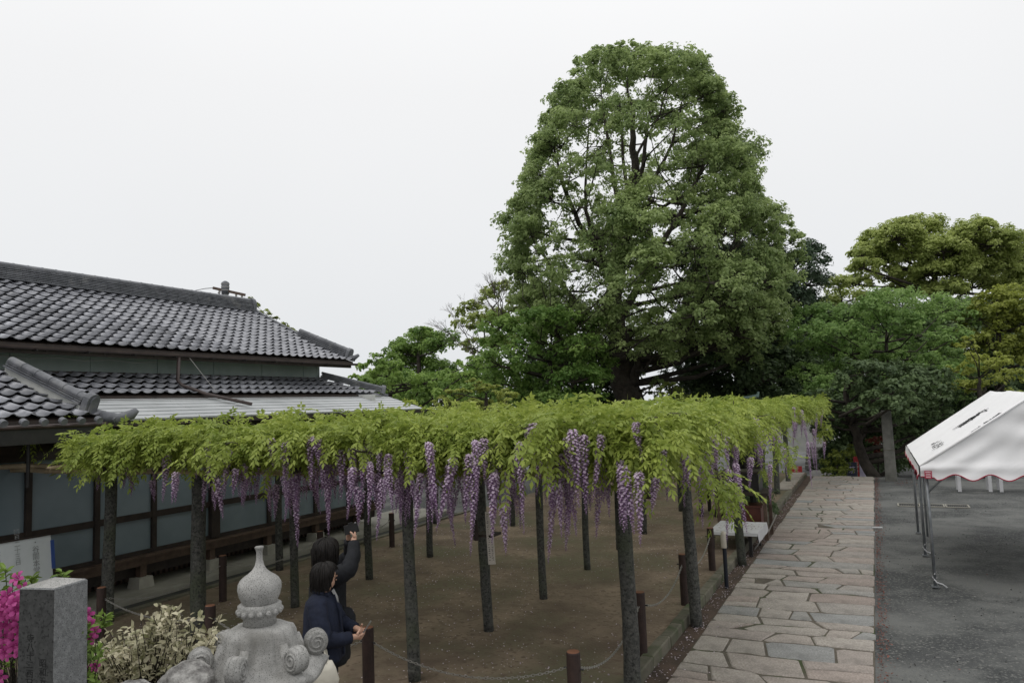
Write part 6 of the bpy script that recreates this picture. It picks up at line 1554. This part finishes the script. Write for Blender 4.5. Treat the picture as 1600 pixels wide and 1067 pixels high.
def big_gap(p):
    # open air inside the crown, where the photograph shows sky between the limbs
    p = Vector(p)
    for c, rx, ry in HW:
        q = p - c
        if (q.dot(VX) / rx) ** 2 + (q.dot(VY) / ry) ** 2 < 1: return rgap.random() < 0.78
    return False
g = lambda px, py, dz=0: at(px, py, DB + dz)
bt = g(985, 640); bt = Vector((bt.x, bt.y, -1.8))
stems = [([bt, g(984, 640), g(980, 600), g(968, 545), g(964, 480), g(962, 410), g(978, 340), g(990, 270), g(988, 200), g(980, 130)], 0.855, 0.053),
         ([g(988, 600, -.3), g(1000, 560, -1), g(1035, 520, -1.5), g(1085, 470, -2), g(1130, 410, -2.5)], 0.272, 0.060),
         ([g(968, 575), g(935, 530, 1), g(905, 480, 1.5), g(870, 430, 2), g(838, 380, 2)], 0.272, 0.053),
         ([g(962, 440), g(935, 390, -1), g(905, 350, -1.6), g(880, 290, -2), g(865, 230, -2)], 0.204, 0.045),
         ([g(985, 560), g(950, 560, -2), g(905, 545, -3), g(860, 520, -4)], 0.204, 0.045),
         ([g(968, 500), g(1010, 420, 1), g(1060, 340, 2), g(1100, 260, 2.4), g(1110, 190, 2)], 0.218, 0.045),
         ([g(975, 350), g(960, 290), g(950, 220, .5), g(940, 150, .5)], 0.150, 0.038),
         ([g(982, 330), g(1005, 260, -.5), g(1012, 200, -.6), g(1020, 140, -.6)], 0.150, 0.038),
         ([g(985, 330), g(1025, 275, .6), g(1050, 225, .8), g(1065, 160, .8)], 0.136, 0.038),
         ([g(970, 380), g(1015, 335, -1.2), g(1060, 310, -2), g(1120, 290, -2)], 0.136, 0.038),
         ([g(985, 330), g(975, 260, .8), g(970, 200, .9), g(968, 150, .9)], 0.116, 0.030), ([g(988, 310), g(996, 240, 1.2), g(1030, 180, 1.2), g(1045, 130, 1.2)], 0.102, 0.030),
         ([g(962, 430), g(930, 410, 1), g(880, 400, 1.4), g(830, 410, 1.5)], 0.150, 0.038), ([g(940, 395, -1), g(915, 330, -1), g(915, 270, -1), g(920, 200, -1)], 0.122, 0.030)]
make_tree('camphor_tree', 'huge tall camphor tree with a dense dark green crown towering over the trellis', bt, stems, lobes, 'leaf_camphor', 0.148, 118, 'x', gap=big_gap, seed=3, sub=42, spread=0.16, aspect=0.62, tint0=0.56)

# --- the others ---------------------------------------------------------------
def trunk_at(px, d, py_top, py_mid=None, r=0.2, z0=-1.75, lean=0):
    b0 = at(px, 640, d); b0.z = z0
    return b0, ([b0, at(px + lean * 0.4, (640 + py_top) / 2, d), at(px + lean, py_top, d)], r, r * 0.3)
def simple(name, label, px, d, ytop, lobes, leaf, lsize, per, r=0.2, lean=0, **k):
    b0, s = trunk_at(px, d, ytop, r=r, lean=lean)
    return make_tree(name, label, b0, [s], lobes, leaf, lsize, per, 'x', **k)
simple('conifer_tree', 'dark blue-green conifer half hidden behind the huge camphor', 1150, 41, 360, fill(41, 1070, 1262, 400, 640, 44, 34, 0.7, 2.5, 4) + lob(41, [(1205, 335, 16), (1200, 365, 22), (1190, 400, 26), (1215, 430, 28), (1235, 470, 26), (1250, 500, 22), (1262, 470, 14)], 0.7, 1, 4), 'leaf_conifer', 0.24, 85, r=0.35, seed=4, aspect=0.35, sub=30, tint0=0.4)
simple('camphor_tree', 'rounded bright green tree between the roof corner and the huge camphor', 655, 46, 545, lob(46, [(640, 555, 30), (670, 548, 30), (605, 595, 28), (590, 612, 24), (655, 535, 30), (625, 550, 26), (690, 540, 28), (600, 575, 22), (645, 575, 34), (685, 580, 32), (620, 600, 30), (665, 612, 34), (580, 590, 16), (700, 610, 26), (660, 522, 18)], 0.7, 2, 5), 'leaf_maple', 0.19, 120, r=0.3, seed=5, sub=30, tint0=0.42)
simple('oak_tree', 'olive green tree with twiggy open crown beside the huge camphor', 770, 39, 480, lob(39, [(735, 485, 20), (760, 465, 18), (785, 455, 22), (725, 510, 18), (755, 505, 26), (790, 500, 28), (740, 545, 22), (785, 545, 30), (820, 480, 28), (830, 530, 30), (760, 580, 30), (715, 490, 12)], 0.8, 2, 6), 'leaf_camphor_olive', 0.20, 62, r=0.22, seed=6, sub=30, tint0=0.38)
# bare-twigged tree
bb0 = at(745, 640, 37); bb0.z = -1.75
bare = thing('bare_tree', 'leafless pale tree with fine bare twigs against the sky', 'tree', bb0)
random.seed(8); tbm = MB()
def grow(p, d_, ln, r, depth):
    q = p + d_ * ln; mid = p.lerp(q, 0.5) + Vector((random.gauss(0, .05), random.gauss(0, .05), 0)) * ln
    tbm.tube([p, mid, q], [r, r * 0.85, r * 0.7], 5, cap=False)
    if depth == 0: return
    for k in range(random.choice((2, 3))):
        nd = (d_ + Vector((random.gauss(0, .42), random.gauss(0, .3), random.gauss(0.05, .3)))).normalized(); grow(q, nd, ln * random.uniform(0.6, 0.85), r * 0.62, depth - 1)
for tx, ty in ((690, 480), (712, 500), (775, 440), (790, 430)):
    s0 = at(765, 590, 37) if tx < 730 else at(780, 520, 37)
    t_ = at(tx, ty, 37); d_ = (t_ - s0); grow(s0, (d_).normalized(), d_.length * 0.34, 0.05, 5)
tbm.tube([bb0, at(755, 610, 37), at(765, 590, 37)], [0.2, 0.16, 0.1], 8); tbm.tube([at(765, 590, 37), at(775, 555, 37), at(780, 520, 37)], [0.1, 0.09, 0.07], 7)
tbm.build('trunk', 'bark_grey', bare)
simple('maple_tree', 'spreading mid green maple in front of the huge trunk', 860, 31, 540, fill(31, 770, 930, 500, 640, 32, 36, 0.6, 2.0, 7), 'leaf_maple', 0.16, 95, r=0.22, seed=7, flat=0.0, sub=32, tint0=0.25)
simple('maple_tree', 'feathery bright green maple beside the far corner of the roof', 610, 27, 590, lob(27, [(575, 575, 18), (560, 592, 14), (588, 562, 15), (585, 602, 24), (612, 576, 20), (600, 585, 24), (570, 600, 24), (630, 600, 26), (600, 620, 30), (660, 600, 26), (690, 590, 24), (650, 630, 28), (700, 620, 28), (560, 625, 20), (720, 590, 24), (735, 570, 20), (740, 610, 26), (580, 650, 26), (625, 655, 28), (670, 655, 28), (715, 650, 28), (550, 645, 18)], 0.6, 1.5, 8), 'leaf_maple', 0.14, 110, r=0.14, seed=8, flat=0.0, sub=32, tint0=0.62)
simple('maple_shrub', 'low yellow-green maple just above the wisteria canopy', 760, 24, 615, lob(24, [(740, 600, 18), (765, 612, 24), (715, 615, 20), (690, 628, 20), (795, 620, 22), (820, 632, 20), (745, 635, 30), (780, 640, 28), (710, 642, 24), (840, 645, 18)], 0.5, 1.0, 9), 'leaf_maple_yellow', 0.11, 210, r=0.10, seed=9, flat=0.25, sub=40, tint0=0.72)
simple('evergreen_shrub', 'dark evergreen shrub at the foot of the huge camphor, behind the spreading maple', 900, 38, 590, fill(38, 830, 960, 560, 650, 16, 34, 0.8, 2, 10), 'leaf_dark', 0.20, 85, r=0.2, seed=10, sub=30, tint0=0.4)
simple('evergreen_shrub', 'dark evergreen shrub under the conifer behind the far end of the canopy', 1170, 38, 590, fill(38, 1080, 1265, 560, 650, 20, 34, 0.8, 2, 11), 'leaf_dark', 0.20, 85, r=0.2, seed=11, sub=30, tint0=0.4)
simple('laurel_shrub', 'small pale green shrub showing through the gap right of the huge trunk', 1050, 33, 600, lob(33, [(1040, 605, 14), (1055, 615, 16), (1030, 625, 16), (1070, 628, 16), (1050, 638, 18)], 0.7, 0.6, 12), 'leaf_camphor_olive', 0.15, 90, r=0.08, seed=12, tint0=0.35)
simple('camphor_tree', 'wide domed yellow-green camphor crown behind the tent', 1460, 48, 430, lob(48, [(1400, 375, 38), (1440, 368, 38), (1372, 400, 33), (1425, 405, 40), (1475, 395, 40), (1515, 372, 35), (1548, 385, 38), (1585, 385, 35), (1615, 400, 38), (1350, 420, 24), (1385, 435, 26), (1455, 430, 33), (1500, 425, 38), (1545, 425, 38), (1590, 430, 38), (1630, 440, 40), (1530, 360, 22), (1410, 355, 22), (1480, 460, 29), (1650, 390, 40), (1420, 440, 29), (1520, 450, 33), (1570, 455, 33), (1455, 400, 38), (1340, 445, 24), (1400, 460, 26), (1610, 460, 33), (1365, 380, 26), (1440, 460, 33), (1385, 410, 38), (1500, 400, 40), (1555, 405, 40), (1480, 430, 38), (1345, 400, 22)], 0.8, 2.5, 13), 'leaf_camphor_olive', 0.19, 125, r=0.55, seed=13, sub=30, spread=0.17, tint0=0.6, low=-0.25)
simple('oak_tree', 'small domed olive tree at the gap right of the conifer', 1315, 45, 470, lob(45, [(1310, 450, 26), (1330, 470, 28), (1290, 480, 24), (1320, 505, 30), (1285, 515, 22), (1345, 500, 26), (1300, 545, 30), (1340, 550, 32)], 0.7, 1.5, 14), 'leaf_camphor_olive', 0.20, 80, r=0.25, seed=14, tint0=0.5)
simple('cherry_tree', 'airy mid green cherry tree with thin dark branches beyond the path', 1385, 33, 520, fill(33, 1262, 1500, 470, 640, 70, 32, 0.65, 2.6, 15, inside=lambda x, y: y > 470 + abs(x - 1390) * 0.18), 'leaf_cherry', 0.14, 105, r=0.18, seed=15, flat=0.0, sub=32, tint0=0.5)
simple('oak_tree', 'dark olive evergreen with a brownish crown at the photo edge above the tent', 1560, 33, 520, lob(33, [(1555, 475, 32), (1590, 470, 34), (1530, 500, 30), (1570, 510, 34), (1605, 510, 36), (1510, 530, 24), (1545, 540, 32), (1590, 550, 34), (1630, 490, 36), (1620, 560, 36)], 0.75, 1.5, 16), 'leaf_olive', 0.17, 100, r=0.3, seed=16, tint0=0.38)
simple('maple_tree', 'yellow-olive maple in tiers above the white tent', 1530, 27, 590, lob(27, [(1510, 540, 16), (1525, 565, 24), (1500, 580, 20), (1555, 575, 26), (1580, 590, 26), (1500, 605, 22), (1540, 605, 28), (1515, 530, 10), (1590, 620, 24), (1560, 560, 18)], 0.55, 1.2, 17), 'leaf_olive', 0.13, 120, r=0.14, seed=17, flat=0.0, tint0=0.62)
tl0 = Vector((-0.15, 31.0, -0.3))
CD = 28
make_tree('camellia_tree', 'dark glossy evergreen with a leaning trunk at the end of the path', tl0, [([tl0, at(1348, 715, 28), at(1335, 670, 28), at(1318, 640, 28), at(1325, 600, 28)], 0.24, 0.09), ([at(1340, 690, 28), at(1358, 660, 28), at(1385, 630, 28)], 0.12, 0.06)],
          fill(28, 1310, 1470, 585, 680, 30, 28, 0.75, 2.2, 18, inside=lambda x, y: y < 655 or 1415 < x) + lob(24.3, [(1388, 640, 24), (1410, 630, 26), (1368, 625, 24), (1395, 615, 26), (1425, 650, 22)], 0.8, 0.3, 5) + lob(28, [(1280, 620, 20), (1275, 650, 18), (1295, 640, 22), (1300, 665, 20)], 0.7, 1, 3), 'leaf_dark', 0.15, 110, 'x', seed=18, tint0=0.5, sub=24)
for k, (px, py, r, lab) in enumerate(((1455, 690, 48, 'dark evergreen shrub behind the left edge of the tent'), (1500, 700, 50, 'dark evergreen shrub behind the tent beside the white table legs'), (1550, 690, 52, 'large dark shrub behind the middle of the tent'), (1605, 690, 52, 'dark evergreen shrub at the photo edge behind the tent'))):
    b0 = at(px, 752, 31.5); b0.z = -0.3
    make_tree('evergreen_shrub', lab, b0, [([b0, at(px, py - 20, 31.5)], 0.1, 0.04)], lob(31.5, [(px, py, r * 0.7), (px - 20, py - 45, r * 0.55), (px + 18, py - 60, r * 0.5), (px, py + 25, r * 0.6), (px + 10, py - 90, r * 0.45)], 0.8, 1, k), 'leaf_dark', 0.15, 95, 'x', seed=30 + k, tint0=0.3, cat='shrub', sub=30, twigs=False)
simple('young_tree', 'loose light green treetop peeping over the hall roof', 425, 30, 500, lob(30, [(398, 480, 11), (415, 493, 12), (432, 503, 12), (447, 513, 10), (458, 522, 8), (405, 505, 12), (425, 520, 16), (392, 472, 8)], 0.8, 0.6, 20), 'leaf_maple_yellow', 0.16, 60, r=0.08, seed=20, sub=30, tint0=0.35)
for k, (px, py, r, d, lab, lf) in enumerate(((1308, 728, 20, 30, 'bright green leafy bush beside the far steps', 'leaf_maple_yellow'), (1333, 716, 18, 31.5, 'light green bush left of the navy notice board', 'leaf_maple_yellow'))):
    b0 = at(px, 760, d); b0.z = -1.7
    make_tree('leafy_bush', lab, b0, [([b0, at(px, py, d)], 0.06, 0.03)], lob(d, [(px, py, r), (px - 12, py + 12, r * 0.8), (px + 12, py + 10, r * 0.8), (px, py + 28, r), (px + 4, py - 14, r * 0.7)], 0.8, 0.3, k), lf, 0.10, 160, 'x', seed=40 + k, cat='bush', tint0=0.28, twigs=False)
b0 = at(1372, 740, 36); b0.z = -1.7
make_tree('red_maple', 'red-leaved small maple glimpsed behind the leaning trunk', b0, [([b0, at(1372, 700, 36)], 0.06, 0.03)], lob(36, [(1370, 690, 14), (1380, 705, 14), (1365, 710, 12)], 0.7, 0.3, 3), 'leaf_red', 0.12, 90, 'x', seed=50, twigs=False)
b0 = Vector((-2.72, 18.8, 0.05)); 
make_tree('clipped_bush', 'dark green fern-like bush spilling over the path edge by the garden lamp', b0, [([b0, b0 + Vector((0, 0, 0.4))], 0.04, 0.02)], [(b0 + Vector((0.05, 0, 0.42)), (0.42, 0.55, 0.42)), (b0 + Vector((0.2, -0.4, 0.30)), (0.34, 0.4, 0.30)), (b0 + Vector((-.1, 0.5, 0.35)), (0.4, 0.4, 0.35))], 'leaf_dark', 0.09, 420, 'x', seed=51, cat='bush', aspect=0.3, sub=60, twigs=False, tint0=0.42)

simple('evergreen_tree', 'broad deep green tree filling the gap under the wide domed camphor', 1430, 42, 520, fill(42, 1270, 1640, 500, 650, 46, 46, 0.8, 2.5, 61), 'leaf_dark', 0.24, 75, r=0.3, seed=61, sub=18, tint0=0.55, twigs=False)

simple('evergreen_tree', 'dark evergreen screening the view beyond the steps at the end of the path', 1330, 40, 660, fill(40, 1296, 1420, 640, 735, 26, 26, 0.8, 1.5, 62), 'leaf_dark', 0.2, 90, r=0.2, seed=62, sub=30, tint0=0.55, twigs=False)

simple('evergreen_tree', 'mid green tree standing behind the low end of the metal roof', 650, 34, 610, fill(34, 560, 780, 598, 665, 30, 30, 0.8, 1.5, 63), 'leaf_maple', 0.17, 95, r=0.2, seed=63, sub=30, tint0=0.3, twigs=False)
